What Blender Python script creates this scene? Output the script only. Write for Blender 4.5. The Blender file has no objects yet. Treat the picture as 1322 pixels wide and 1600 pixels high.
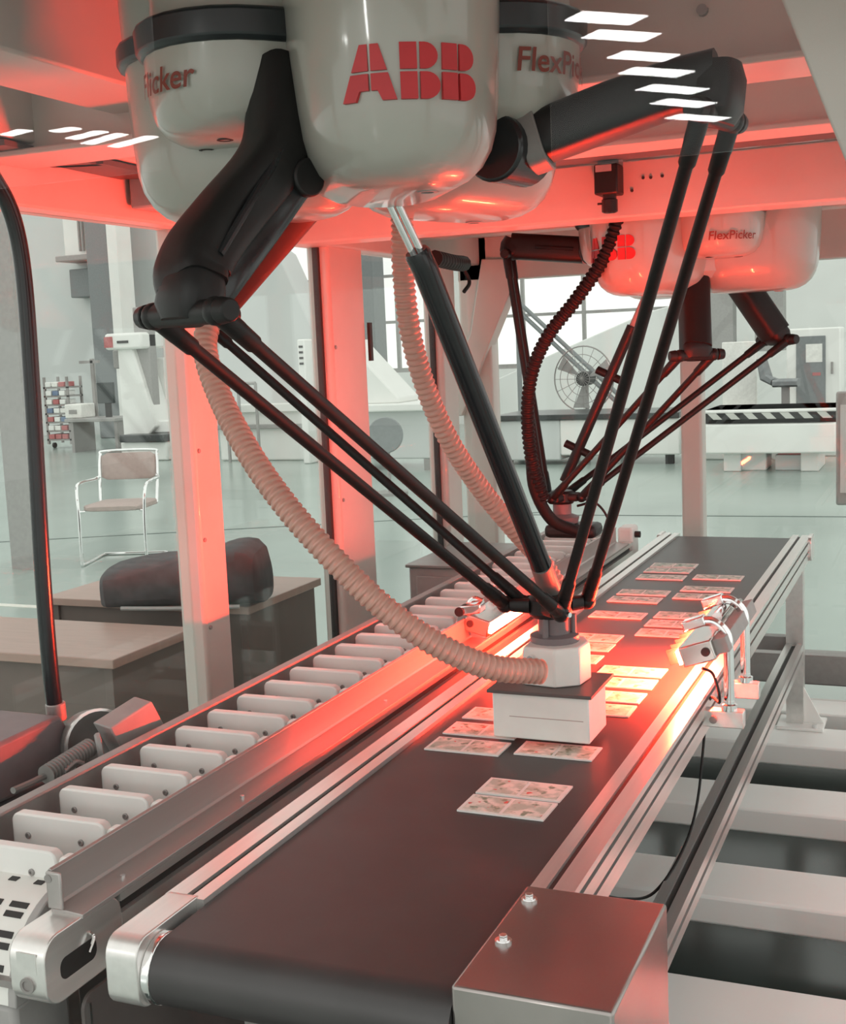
import bpy, math, random
from mathutils import Vector, Matrix
random.seed(7)
scene = bpy.context.scene
C = scene.collection
PI = math.pi

# ------------------------------------------------------------------ camera, world, exposure
cam_data = bpy.data.cameras.new('camera')
cam_data.sensor_fit = 'HORIZONTAL'; cam_data.sensor_width = 36.0; cam_data.lens = 53.0432
cam_data.clip_start = 0.02; cam_data.clip_end = 200
cam = bpy.data.objects.new('camera', cam_data); C.objects.link(cam)
cam.matrix_world = Matrix(((0.92179, -0.01129, 0.387526, 0.718534), (0.385342, 0.136531, -0.912618, 0.0), (-0.042605, 0.990572, 0.130203, 1.585529), (0.0, 0.0, 0.0, 1.0)))
scene.camera = cam

world = bpy.data.worlds.new('hall_daylight'); scene.world = world
world.use_nodes = True
bg = world.node_tree.nodes['Background']
bg.inputs['Color'].default_value = (1.0, 1.0, 0.955, 1); bg.inputs['Strength'].default_value = 1.2
vs = scene.view_settings
vs.view_transform = 'Standard'; vs.look = 'None'; vs.gamma = 1.0; vs.use_curve_mapping = False
vs.exposure = 0.0
RED = (1.0, 0.036, 0.014)
BAR_POWER = 2600.0

# ------------------------------------------------------------------ materials
MATS = {}
def mat(name, col, rough=0.5, metal=0.0, var=0.06, scale=30.0, bump=0.0, coat=0.0, spec=0.5, trans=0.0, stretch=None, sss=0.0):
    m = bpy.data.materials.new(name); m.use_nodes = True
    nt = m.node_tree; b = nt.nodes['Principled BSDF']
    tc = nt.nodes.new('ShaderNodeTexCoord'); mp = nt.nodes.new('ShaderNodeMapping')
    if stretch: mp.inputs['Scale'].default_value = stretch
    nz = nt.nodes.new('ShaderNodeTexNoise'); nz.inputs['Scale'].default_value = scale; nz.inputs['Detail'].default_value = 4
    nt.links.new(tc.outputs['Object'], mp.inputs['Vector']); nt.links.new(mp.outputs['Vector'], nz.inputs['Vector'])
    rp = nt.nodes.new('ShaderNodeValToRGB')
    rp.color_ramp.elements[0].position = 0.3; rp.color_ramp.elements[1].position = 0.7
    lo = [max(0, c * (1 - var)) for c in col]; hi = [min(1, c * (1 + var)) for c in col]
    rp.color_ramp.elements[0].color = (*lo, 1); rp.color_ramp.elements[1].color = (*hi, 1)
    nt.links.new(nz.outputs['Fac'], rp.inputs['Fac']); nt.links.new(rp.outputs['Color'], b.inputs['Base Color'])
    b.inputs['Roughness'].default_value = rough; b.inputs['Metallic'].default_value = metal
    b.inputs['Specular IOR Level'].default_value = spec
    b.inputs['Coat Weight'].default_value = coat; b.inputs['Coat Roughness'].default_value = 0.06
    b.inputs['Transmission Weight'].default_value = trans
    if sss:
        b.inputs['Subsurface Weight'].default_value = sss; b.inputs['Subsurface Radius'].default_value = (0.02, 0.012, 0.008)
        b.inputs['Subsurface Scale'].default_value = 0.5
    if bump:
        bp = nt.nodes.new('ShaderNodeBump'); bp.inputs['Strength'].default_value = bump; bp.inputs['Distance'].default_value = 0.002
        nt.links.new(nz.outputs['Fac'], bp.inputs['Height']); nt.links.new(bp.outputs['Normal'], b.inputs['Normal'])
    MATS[name] = m
    return m
def emit(name, col, s):
    m = bpy.data.materials.new(name); m.use_nodes = True; nt = m.node_tree
    nt.nodes.remove(nt.nodes['Principled BSDF'])
    e = nt.nodes.new('ShaderNodeEmission'); e.inputs['Color'].default_value = (*col, 1); e.inputs['Strength'].default_value = s
    nt.links.new(e.outputs[0], nt.nodes['Material Output'].inputs['Surface']); MATS[name] = m
def glass(name, tint, ior=1.5):
    m = bpy.data.materials.new(name); m.use_nodes = True; nt = m.node_tree
    nt.nodes.remove(nt.nodes['Principled BSDF'])
    t = nt.nodes.new('ShaderNodeBsdfTransparent'); t.inputs['Color'].default_value = (*tint, 1)
    g = nt.nodes.new('ShaderNodeBsdfGlossy'); g.inputs['Roughness'].default_value = 0.0
    f = nt.nodes.new('ShaderNodeFresnel'); ge = nt.nodes.new('ShaderNodeNewGeometry')      # same reflectance on both faces of the sheet
    q = nt.nodes.new('ShaderNodeMapRange'); q.inputs[3].default_value = ior; q.inputs[4].default_value = 1.0 / ior
    nt.links.new(ge.outputs['Backfacing'], q.inputs[0]); nt.links.new(q.outputs[0], f.inputs['IOR'])
    x = nt.nodes.new('ShaderNodeMixShader')
    nt.links.new(f.outputs[0], x.inputs[0]); nt.links.new(t.outputs[0], x.inputs[1]); nt.links.new(g.outputs[0], x.inputs[2])
    nt.links.new(x.outputs[0], nt.nodes['Material Output'].inputs['Surface']); MATS[name] = m

mat('alu', (0.78, 0.77, 0.745), 0.30, 0.74, 0.05, 60, 0, stretch=(1, 0.05, 1))
mat('alu_dark', (0.33, 0.31, 0.30), 0.45, 0.5, 0.06, 40)
mat('steel', (0.60, 0.58, 0.55), 0.22, 1.0, 0.05, 12)
mat('steel_cover', (0.36, 0.33, 0.315), 0.27, 0.85, 0.10, 7)
mat('steel_brushed', (0.42, 0.395, 0.38), 0.36, 0.45, 0.05, 40, 0, stretch=(1, 0.05, 1))
mat('chrome', (0.85, 0.85, 0.85), 0.08, 1.0, 0.02)
mat('slot', (0.03, 0.028, 0.027), 0.6)
mat('belt', (0.050, 0.047, 0.047), 0.40, 0, 0.12, 9, 0.05)
mat('paddle', (0.83, 0.83, 0.80), 0.38, 0, 0.03, 14)
mat('robot_white', (0.40, 0.395, 0.35), 0.28, 0, 0.03, 5, 0, coat=0.6)
mat('logo_red', (0.55, 0.025, 0.03), 0.4)
mat('text_red', (0.23, 0.045, 0.03), 0.5)
mat('black', (0.013, 0.0125, 0.0125), 0.45, 0, 0.1, 40, spec=0.35)
mat('black_gloss', (0.016, 0.018, 0.02), 0.2, 0, 0.1, 40)
mat('band', (0.02, 0.024, 0.026), 0.3)
mat('carbon', (0.013, 0.012, 0.0115), 0.45, 0, 0.2, 200, spec=0.3)
mat('grey_plastic', (0.22, 0.21, 0.20), 0.45)
mat('grey_mid', (0.36, 0.35, 0.34), 0.5)
mat('hose', (0.72, 0.44, 0.36), 0.35, 0, 0.05, 30, 0, trans=0.25, sss=0.3)
mat('hose_black', (0.011, 0.011, 0.011), 0.6, spec=0.25)
mat('frame', (0.58, 0.54, 0.495), 0.42, 0, 0.04, 6, 0, coat=0.2)
mat('roof', (0.34, 0.29, 0.265), 0.5, 0, 0.06, 4)
mat('tool_white', (0.80, 0.80, 0.76), 0.45, 0, 0.03, 20)
mat('lid_dark', (0.10, 0.085, 0.08), 0.45)
mat('floor_green', (0.36, 0.43, 0.395), 0.2, 0, 0.12, 0.4, 0, spec=0.55)
mat('floor_shade_sheet', (0.035, 0.05, 0.045), 0.18, 0, 0.15, 2)  # shade under the cell put into a near-black green
mat('floor_line_white', (0.72, 0.72, 0.66), 0.4)
mat('floor_line_dark', (0.10, 0.13, 0.12), 0.4)
mat('wall_white', (0.86, 0.87, 0.85), 0.7, 0, 0.03, 1.5)
mat('wall_grey', (0.64, 0.66, 0.65), 0.7, 0, 0.05, 0.7)
mat('pillar_grey', (0.23, 0.245, 0.25), 0.6)
mat('machine_white', (0.86, 0.86, 0.83), 0.4, 0, 0.03, 3)
mat('granite', (0.04, 0.045, 0.045), 0.3, 0, 0.3, 60)
mat('desk_top', (0.42, 0.295, 0.25), 0.4, 0, 0.06, 8, stretch=(1, 6, 1))
mat('desk_side', (0.17, 0.135, 0.12), 0.5, 0, 0.08, 8)
mat('cloth', (0.075, 0.072, 0.075), 0.85, 0, 0.25, 18, 0.6)
mat('chair_pad', (0.46, 0.36, 0.33), 0.6)
mat('purple_grey', (0.19, 0.165, 0.17), 0.5)
mat('paper', (0.85, 0.84, 0.80), 0.6)
mat('bin_blue', (0.16, 0.22, 0.34), 0.5)
mat('bin_red', (0.5, 0.16, 0.16), 0.5)
mat('screen', (0.05, 0.06, 0.06), 0.15)
glass('glass', (0.97, 0.99, 0.98), 1.3)
glass('coated_glass', (0.985, 0.99, 0.985), 1.22)
emit('lens_red', RED, BAR_POWER); emit('lens_red_dim', RED, BAR_POWER * 0.38)
emit('lamp_tube', (1.0, 1.0, 0.97), 75.0)

# striped safety edge
def stripes():
    m = mat('stripe', (0.6, 0.6, 0.56), 0.5); nt = m.node_tree; b = nt.nodes['Principled BSDF']
    tc = nt.nodes.new('ShaderNodeTexCoord'); mp = nt.nodes.new('ShaderNodeMapping'); mp.inputs['Rotation'].default_value = (0, PI / 4, 0)
    w = nt.nodes.new('ShaderNodeTexWave'); w.inputs['Scale'].default_value = 2.2; w.bands_direction = 'X'
    r = nt.nodes.new('ShaderNodeValToRGB'); r.color_ramp.interpolation = 'CONSTANT'
    r.color_ramp.elements[0].color = (0.03, 0.03, 0.03, 1); r.color_ramp.elements[1].color = (0.6, 0.6, 0.56, 1); r.color_ramp.elements[1].position = 0.5
    nt.links.new(tc.outputs['Object'], mp.inputs[0]); nt.links.new(mp.outputs[0], w.inputs['Vector'])
    nt.links.new(w.outputs['Fac'], r.inputs[0]); nt.links.new(r.outputs[0], b.inputs['Base Color'])
stripes()
# printed card: pale card with green and red blotches of print
def card_mat(name, seed):
    m = mat(name, (0.8, 0.78, 0.7), 0.5); nt = m.node_tree; b = nt.nodes['Principled BSDF']
    tc = nt.nodes.new('ShaderNodeTexCoord'); mp = nt.nodes.new('ShaderNodeMapping'); mp.inputs['Location'].default_value = (seed, seed * 0.37, 0)
    def blot(scale, lo, hi, c0, c1, prev):
        n = nt.nodes.new('ShaderNodeTexNoise'); n.inputs['Scale'].default_value = scale; n.inputs['Detail'].default_value = 3
        nt.links.new(mp.outputs[0], n.inputs['Vector'])
        r = nt.nodes.new('ShaderNodeMapRange'); r.inputs[1].default_value = lo; r.inputs[2].default_value = hi
        nt.links.new(n.outputs['Fac'], r.inputs[0])
        x = nt.nodes.new('ShaderNodeMix'); x.data_type = 'RGBA'; x.inputs['B'].default_value = (*c1, 1)
        if prev is None: x.inputs['A'].default_value = (*c0, 1)
        else: nt.links.new(prev, x.inputs['A'])
        nt.links.new(r.outputs[0], x.inputs['Factor'])
        return x.outputs['Result']
    nt.links.new(tc.outputs['Object'], mp.inputs[0])
    o = blot(30, 0.42, 0.56, (0.80, 0.79, 0.72), (0.42, 0.55, 0.47), None)
    o = blot(50, 0.57, 0.66, None, (0.16, 0.30, 0.21), o)
    o = blot(55, 0.66, 0.70, None, (0.62, 0.10, 0.08), o)
    nt.links.new(o, b.inputs['Base Color'])
for k in range(4): card_mat('card_print_%d' % k, 3.1 * k + 1)

# ------------------------------------------------------------------ mesh helpers
def V(*a): return Vector(a[0]) if len(a) == 1 else Vector(a)
class MB:
    def __init__(self): self.v = []; self.f = []
    def add(self, vs, fs):
        o = len(self.v); self.v += [tuple(p) for p in vs]; self.f += [tuple(i + o for i in f) for f in fs]; return self
    def box(self, x0, x1, y0, y1, z0, z1):
        return self.add([(x0, y0, z0), (x1, y0, z0), (x1, y1, z0), (x0, y1, z0), (x0, y0, z1), (x1, y0, z1), (x1, y1, z1), (x0, y1, z1)],
                        [(0, 3, 2, 1), (4, 5, 6, 7), (0, 1, 5, 4), (1, 2, 6, 5), (2, 3, 7, 6), (3, 0, 4, 7)])
    def obox(self, c, ax, ay, az):      # oriented box: centre and three half vectors
        c = V(c); ax = V(ax); ay = V(ay); az = V(az); p = []
        for k in (-1, 1):
            for (i, j) in ((-1, -1), (1, -1), (1, 1), (-1, 1)): p.append(c + ax * i + ay * j + az * k)
        return self.add(p, [(0, 3, 2, 1), (4, 5, 6, 7), (0, 1, 5, 4), (1, 2, 6, 5), (2, 3, 7, 6), (3, 0, 4, 7)])
    def prism(self, poly, axis, a, b):  # poly of 2-D points in the two other axes (in x,y,z order)
        def mk(p, t):
            if axis == 'x': return (t, p[0], p[1])
            if axis == 'y': return (p[0], t, p[1])
            return (p[0], p[1], t)
        n = len(poly)
        vs = [mk(p, a) for p in poly] + [mk(p, b) for p in poly]
        return self.add(vs, [tuple(range(n))[::-1], tuple(range(n, 2 * n))] + [(i, (i + 1) % n, n + (i + 1) % n, n + i) for i in range(n)])
    def slab(self, pts, off):           # polygon of 3-D points pushed along off
        n = len(pts); off = V(off); vs = [V(p) for p in pts] + [V(p) + off for p in pts]
        return self.add(vs, [tuple(range(n))[::-1], tuple(range(n, 2 * n))] + [(i, (i + 1) % n, n + (i + 1) % n, n + i) for i in range(n)])
    def loft(self, secs, cap=True, close=True):
        n = len(secs[0]); vs = [p for s in secs for p in s]; fs = []
        for i in range(len(secs) - 1):
            for j in range(n if close else n - 1):
                k = (j + 1) % n
                fs.append((i * n + j, i * n + k, (i + 1) * n + k, (i + 1) * n + j))
        if cap: fs += [tuple(range(n))[::-1], tuple(range((len(secs) - 1) * n, len(secs) * n))]
        return self.add(vs, fs)
    def tube(self, path, r, n=12, up=None, cap=True):
        path = [V(p) for p in path]; rs = r if isinstance(r, (list, tuple)) else [r] * len(path)
        secs = []; t0 = (path[1] - path[0]).normalized()
        a = V(up) if up is not None else (Vector((0, 0, 1)) if abs(t0.z) < 0.9 else Vector((1, 0, 0)))
        for i, p in enumerate(path):
            t = (path[min(i + 1, len(path) - 1)] - path[max(i - 1, 0)]).normalized()
            a = (a - t * a.dot(t)).normalized(); b = t.cross(a)
            secs.append([p + (a * math.cos(2 * PI * k / n) + b * math.sin(2 * PI * k / n)) * rs[i] for k in range(n)])
        return self.loft(secs, cap)
    def cyl(self, p0, p1, r0, r1=None, n=18):
        return self.tube([p0, p1], [r0, r0 if r1 is None else r1], n)
    def sweep(self, path, hw, hh, side, n=16, sq=0.5):   # rounded-rectangle sections: half width along SIDE, half height across
        path = [V(p) for p in path]; side = V(side).normalized(); secs = []
        hw = hw if isinstance(hw, (list, tuple)) else [hw] * len(path); hh = hh if isinstance(hh, (list, tuple)) else [hh] * len(path)
        for i, p in enumerate(path):
            t = (path[min(i + 1, len(path) - 1)] - path[max(i - 1, 0)]).normalized()
            s = (side - t * side.dot(t)).normalized(); u = t.cross(s); ring = []
            for k in range(n):
                c, q = math.cos(2 * PI * (k + .5) / n), math.sin(2 * PI * (k + .5) / n)
                ring.append(p + s * hw[i] * math.copysign(abs(c) ** sq, c) + u * hh[i] * math.copysign(abs(q) ** sq, q))
            secs.append(ring)
        return self.loft(secs)
    def lathe(self, c, axis, prof, n=24, cap=True):   # prof: (radius, distance along axis)
        c = V(c); t = V(axis).normalized(); a = (Vector((0, 0, 1)) if abs(t.z) < 0.9 else Vector((1, 0, 0)))
        a = (a - t * a.dot(t)).normalized(); b = t.cross(a)
        return self.loft([[c + t * d + (a * math.cos(2 * PI * k / n) + b * math.sin(2 * PI * k / n)) * max(r, 1e-5) for k in range(n)] for r, d in prof], cap)
    def ball(self, c, r, n=14):
        return self.lathe(c, (0, 0, 1), [(r * math.sin(PI * i / 8), -r * math.cos(PI * i / 8)) for i in range(9)], n)
    def mesh(self, name, m, ang=35, flat=False):
        me = bpy.data.meshes.new(name); me.from_pydata(self.v, [], self.f); me.update()
        me.materials.append(MATS[m])
        if not flat:
            me.polygons.foreach_set('use_smooth', [True] * len(me.polygons)); me.set_sharp_from_angle(angle=math.radians(ang))
        return me
    def build(self, name, m, parent=None, bevel=0.0, ang=35):
        o = bpy.data.objects.new(name, self.mesh(name, m, ang)); C.objects.link(o)
        if parent is not None: attach(o, parent)
        if bevel:
            b = o.modifiers.new('edge', 'BEVEL'); b.width = bevel; b.segments = 2; b.limit_method = 'ANGLE'; b.angle_limit = math.radians(40)
        return o
WL = {}
def attach(o, parent):
    o.parent = parent
    if parent.name in WL: o.matrix_parent_inverse = Matrix.Translation(-WL[parent.name])
def tag(o, label, cat, group=None, kind=None):
    if label: o['label'] = label
    if cat: o['category'] = cat
    if group: o['group'] = group
    if kind: o['kind'] = kind
    return o
def thing(name, label, cat, loc=(0, 0, 0), group=None):
    o = bpy.data.objects.new(name, None); C.objects.link(o); o.location = loc; o.empty_display_size = 0.05
    WL[o.name] = Vector(loc)
    return tag(o, label, cat, group)
def struct(o): o['kind'] = 'structure'; return o
def catmull(pts, per=8):
    p = [V(q) for q in pts]; p = [p[0] * 2 - p[1]] + p + [p[-1] * 2 - p[-2]]; out = []
    for i in range(1, len(p) - 2):
        for k in range(per):
            t = k / per
            out.append(0.5 * ((2 * p[i]) + (p[i + 1] - p[i - 1]) * t + (2 * p[i - 1] - 5 * p[i] + 4 * p[i + 1] - p[i + 2]) * t * t + (3 * p[i] - p[i - 1] - 3 * p[i + 1] + p[i + 2]) * t ** 3))
    return out + [p[-2]]
def resample(path, step):
    out = [path[0]]; acc = 0.0
    for a, b in zip(path, path[1:]):
        L = (b - a).length; d = step - acc
        while d <= L:
            out.append(a + (b - a) * (d / L)); d += step
        acc = L - (d - step)
    return out
def corrugated(pts, r, pitch, depth, n=14):
    path = resample(catmull(pts, 14), pitch / 4)
    prof = [1.0, 1.0, 1.0 - depth, 1.0 - depth * 0.9]
    return MB().tube(path, [r * prof[i % 4] for i in range(len(path))], n)
def text_mesh(s, size, extrude=0.0):
    cu = bpy.data.curves.new('lettering', 'FONT'); cu.body = s; cu.size = size; cu.align_x = 'CENTER'; cu.shear = 0.12; cu.offset = size * 0.012
    o = bpy.data.objects.new('lettering', cu); C.objects.link(o)
    dg = bpy.context.evaluated_depsgraph_get(); me = bpy.data.meshes.new_from_object(o.evaluated_get(dg))
    bpy.data.objects.remove(o); bpy.data.curves.remove(cu)
    return me
def rounded_rect(y0, y1, z0, z1, r, n=6):
    out = []
    for (cy, cz, a0) in ((y1 - r, z1 - r, 0), (y0 + r, z1 - r, 90), (y0 + r, z0 + r, 180), (y1 - r, z0 + r, 270)):
        for k in range(n + 1):
            a = math.radians(a0 + 90 * k / n); out.append((cy + r * math.cos(a), cz + r * math.sin(a)))
    return out

# ------------------------------------------------------------------ the hall
fl = struct(MB().box(-32, 9, -18, 26, -0.12, 0.0).build('floor', 'floor_green'))
fl['label'] = 'green-grey glossy epoxy floor of the hall'
def strip(p0, p1, w, m):
    p0 = V(p0); p1 = V(p1); d = (p1 - p0).normalized(); s = Vector((-d.y, d.x, 0)) * w / 2
    o = MB().slab([p0 - s, p1 - s, p1 + s, p0 + s], (0, 0, 0.003)).build('floor_line', m, fl); return o
strip((-7.2, 6.47, 0), (-3.6, 6.44, 0), 0.07, 'floor_line_white')
strip((-7.4, 8.75, 0), (-2.6, 11.3, 0), 0.03, 'floor_line_dark')
strip((-3.2, 11.0, 0), (4.0, 11.3, 0), 0.03, 'floor_line_dark')

# back wall with a long window band left open
w = MB()
WX = [-13.6, -11.2, -10.7, -9.1, -8.4, -3.4]      # window openings in pairs
zb0, zb1 = 1.1, 4.4
w.box(-32, 9, 24, 24.3, 0, zb0); w.box(-32, 9, 24, 24.3, zb1, 7.5)
edges = [-32] + WX + [9]
for i in range(0, len(edges), 2): w.box(edges[i], edges[i + 1], 24, 24.3, zb0, zb1)
bw = struct(w.build('wall_back', 'wall_white')); bw['label'] = 'white far wall of the hall with a band of windows'
for k in range(3):
    x0, x1 = WX[2 * k], WX[2 * k + 1]
    f = MB()
    f.box(x0, x1, 24.05, 24.15, zb0, zb0 + 0.09); f.box(x0, x1, 24.05, 24.15, zb1 - 0.09, zb1)
    f.box(x0, x0 + 0.09, 24.05, 24.15, zb0, zb1); f.box(x1 - 0.09, x1, 24.05, 24.15, zb0, zb1)
    root = struct(f.build('window_%d' % (k + 1), 'grey_mid'))
    n = max(2, round((x1 - x0) / 1.25))
    for i in range(1, n):
        x = x0 + (x1 - x0) * i / n; MB().box(x - 0.035, x + 0.035, 24.06, 24.14, zb0, zb1).build('mullion', 'grey_mid', root)
    for z in (2.15, 3.1): MB().box(x0, x1, 24.07, 24.13, z - 0.03, z + 0.03).build('transom', 'grey_mid', root)
# grey wall face and columns further left
gw = struct(MB().box(-30, -14.6, 22.6, 22.8, 0, 7.5).build('wall_left', 'wall_grey')); gw['label'] = 'pale grey wall panel far behind the chair'
def pillar(x0, x1, y, m, label):
    o = MB().box(x0, x1, y, y + 0.5, 0, 7.5).build('pillar', m, None, 0.02); o['kind'] = 'structure'; o['label'] = label
pillar(-15.70, -15.15, 21.5, 'pillar_grey', 'dark grey column of the hall far behind the chair')
pillar(-15.1, -14.85, 21.4, 'machine_white', 'slim white column beside the dark grey column')
pillar(-9.0, -8.45, 19.8, 'pillar_grey', 'dark grey column seen past the hinged post')
px_ = (-5.940, 7.648, 0.000)
o = MB().box(px_[0] - 0.12, px_[0] + 0.12, px_[1], px_[1] + 0.1, 0, 4.5).build('pillar', 'grey_mid'); o['kind'] = 'structure'; o['label'] = 'slim grey steel column beside the chair'
for i, (x0, x1, lab) in enumerate(((-2.95, -2.55, 'grey curtain column behind the far robot'), (-2.2, -1.75, 'second grey curtain column behind the far robot'))):
    o = MB().box(x0, x1, 21.0, 21.4, 1.3, 7.5).build('pillar', 'grey_mid'); o['kind'] = 'structure'; o['label'] = lab

# ------------------------------------------------------------------ robot cell frame
cell = thing('robot_cell', 'white steel frame enclosure with glass panes around the picking robots', 'robot cell', (-1.2, 0.75, 0))
def cpart(name, b, m='frame', bevel=0.006, parent=None): return b.build(name, m, parent or cell, bevel)
def post(x0, x1, y0, y1, z0=0.2, z1=2.12, bolts=True):
    p = cpart('post', MB().box(x0, x1, y0, y1, z0, z1), bevel=0.012)
    if bolts:
        for z in (0.86, 1.1, 1.34, 1.6): MB().cyl((x1 - 0.001, y0 + 0.02, z), (x1 + 0.004, y0 + 0.02, z), 0.006, n=8).build('bolt', 'alu_dark', p)
    return p
post(-1.2, -1.12, 2.80, 2.93); post(-1.2, -1.12, 3.64, 3.90); post(-1.2, -1.12, 4.60, 4.76, bolts=False)
post(-1.2, -1.06, 5.0, 5.1, bolts=False); post(-0.27, -0.185, 5.0, 5.1, bolts=False); post(1.1, 1.2, 5.0, 5.1, bolts=False)
post(-1.2, -1.12, 0.75, 0.85, bolts=False); post(1.1, 1.2, 0.75, 0.85, bolts=False)
cpart('gasket', MB().box(-1.118, -1.108, 3.905, 3.925, 1.55, 1.68), 'slot', 0)
for (y0, y1) in ((2.93, 3.64), (3.90, 4.60)):
    cpart('gasket', MB().box(-1.17, -1.15, y0, y0 + 0.014, 0.3, 1.92), 'slot', 0); cpart('gasket', MB().box(-1.17, -1.15, y1 - 0.014, y1, 0.3, 1.92), 'slot', 0)
# top ring
cpart('top_beam', MB().box(-1.2, -1.10, 0.75, 5.1, 1.92, 2.05))
cpart('top_beam', MB().box(1.1, 1.2, 0.75, 5.1, 1.92, 2.12))
cpart('top_beam', MB().box(-1.2, 1.2, 5.0, 5.1, 1.855, 2.1))
cpart('top_beam', MB().box(-1.2, 1.2, 0.70, 0.80, 2.16, 2.30))
# longitudinal roof beams on the far side of the robots
lb = cpart('roof_beam', MB().box(-1.10, -0.99, 0.8, 5.0, 2.03, 2.16))
cpart('roof_beam', MB().box(-0.80, -0.62, 0.8, 5.0, 2.065, 2.26))
for (y, l) in ((2.05, 0.14), (2.2, 0.22), (2.42, 0.26), (2.75, 0.3), (3.3, 0.3)):
    cpart('cable_tray_bar', MB().obox((-1.04, y, 2.018), (0.05, 0.02, 0), (-0.008, l / 2, 0), (0, 0, 0.006)), 'lid_dark', 0)
cpart('junction_box', MB().box(-1.09, -1.0, 2.55, 2.85, 1.945, 2.03), 'grey_mid')
cpart('cable_bundle', corrugated([(-1.0, 4.55, 1.9), (-0.98, 4.4, 1.895), (-0.97, 4.18, 1.9)], 0.03, 0.03, 0.15, 10), 'black', 0)
cpart('door_cable', MB().tube(catmull([(-1.07, 4.72, 1.9), (-1.05, 4.74, 1.84), (-1.06, 4.7, 1.80)], 6), 0.008, 8), 'black', 0)
cpart('door_cable', MB().tube(catmull([(-1.02, 4.99, 1.80), (-0.96, 4.985, 1.80), (-0.93, 4.985, 1.70)], 6), 0.012, 8), 'black', 0)
# cross beams that carry the robots: web with a turned-out lower flange
def cross_beam(y, z0, z1, x0, x1, lip=0.05, t=0.06):
    b = MB().prism([(y, z0 + 0.02), (y - lip, z0 + 0.012), (y - lip, z0), (y + t + lip, z0), (y + t + lip, z0 + 0.012), (y + t, z0 + 0.02), (y + t, z1), (y, z1)], 'x', x0, x1)
    return cpart('cross_beam', b, bevel=0.003)
b1 = cross_beam(2.10, 2.0, 2.26, -1.1, 1.1)
for (x, z) in ((0.5, 2.09), (0.505, 2.05), (0.35, 2.1)): MB().cyl((x, 2.1, z), (x, 2.088, z), 0.009, n=10).build('bolt', 'alu_dark', b1)
b2 = cross_beam(2.76, 2.0, 2.26, -1.1, 1.1, 0.03)
b3 = cpart('cross_beam', MB().box(-1.1, 1.1, 3.3, 3.42, 1.903, 2.05))
for (x, z) in ((-0.02, 2.0), (0.0, 1.999), (0.03, 2.0), (-0.05, 1.97)): MB().cyl((x, 3.3, z), (x, 3.296, z), 0.004, n=8).build('bolt', 'slot', b3)
cpart('cable_duct', MB().box(-0.6, 0.75, 3.16, 3.26, 2.045, 2.10), 'lid_dark')
cpart('cable_duct', MB().box(-0.2, 0.45, 3.02, 3.05, 2.03, 2.04), 'lid_dark', 0)
cpart('cross_beam', MB().box(-1.1, 1.1, 1.30, 1.36, 2.16, 2.3)); cpart('cross_beam', MB().box(-1.1, 1.1, 4.3, 4.4, 1.98, 2.2))
for (y0, y1) in ((0.80, 2.09), (2.17, 2.75), (2.83, 5.0)):
    cpart('roof_panel', MB().box(-1.1, 1.1, y0, y1, 2.30, 2.32), 'roof', 0)
# diagonal corner braces
cpart('diagonal_brace', MB().slab([(-1.080, 4.970, 1.942), (-0.929, 4.970, 1.932), (-0.968, 4.970, 1.781), (-1.081, 4.970, 1.542), (-1.192, 4.970, 1.292), (-1.292, 4.970, 1.294), (-1.140, 4.970, 1.641)], (0, 0.09, 0)), bevel=0.004)
L0, L1 = V((0.500, 1.750, 2.048)), V((0.593, 1.750, 1.799))
dd_ = (L1 - L0).normalized(); nn_ = Vector((-dd_.z, 0, dd_.x)); nn_ = nn_ if nn_.x > 0 else -nn_
A0 = L0 + dd_ * ((2.30 - L0.z) / dd_.z); A1 = L0 + dd_ * ((0.72 - L0.x) / dd_.x)
cpart('diagonal_brace', MB().slab([A0, A0 + Vector((0.14, 0, 0)), Vector((0.72, 1.75, A1.z + 0.36)), A1], (0, 0.08, 0)), bevel=0.004)
post(0.72, 0.80, 1.74, 1.84, 0.2, 2.3, False)
# glass panes
def pane(x0, x1, y0, y1, z0, z1, m='glass'): return cpart('glass_pane', MB().box(x0, x1, y0, y1, z0, z1), m, 0)
pane(-1.163, -1.157, 0.86, 2.80, 0.3, 1.92); pane(-1.163, -1.157, 2.945, 3.625, 0.3, 1.92); pane(-1.163, -1.157, 3.915, 4.585, 0.3, 1.92); pane(-1.163, -1.157, 4.77, 4.99, 0.3, 1.92)
pane(-1.05, -0.28, 5.047, 5.053, 0.32, 1.855); pane(-0.18, 1.09, 5.047, 5.053, 0.32, 1.855)
pane(0.495, 1.09, 0.7494, 0.7506, 1.69, 2.16, 'coated_glass'); pane(-1.11, 0.215, 0.7494, 0.7506, 1.715, 2.16, 'coated_glass')
# base frame lying on the floor
for k in range(5):
    yf = 1.96 + 0.622 * k
    cpart('base_beam', MB().box(-1.1, 1.1, yf - 0.22, yf, 0.125, 0.20), 'machine_white', 0.008)
cpart('base_beam', MB().box(-1.1, 1.1, 4.62, 4.80, 0.125, 0.20), 'machine_white', 0.008)
cpart('floor_shade_sheet', MB().box(-1.1, 1.1, 0.85, 5.0, 0.004, 0.012), 'floor_shade_sheet', 0)  # dark sheet added in place of the shaded floor below the beams
for x in (-1.0, 0.95):
    cpart('base_skid', MB().box(x, x + 0.08, 1.6, 4.9, 0.012, 0.125), 'machine_white', 0.004)
cpart('base_rail', MB().box(-1.2, 1.2, 5.0, 5.1, 0.0, 0.12)); cpart('base_rail', MB().box(-1.2, 1.2, 5.0, 5.1, 0.20, 0.32), 'alu_dark')
cpart('base_rail', MB().box(-1.2, -1.1, 0.75, 5.1, 0.0, 0.3)); cpart('base_rail', MB().box(1.1, 1.2, 0.75, 5.1, 0.0, 0.2))

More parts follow.
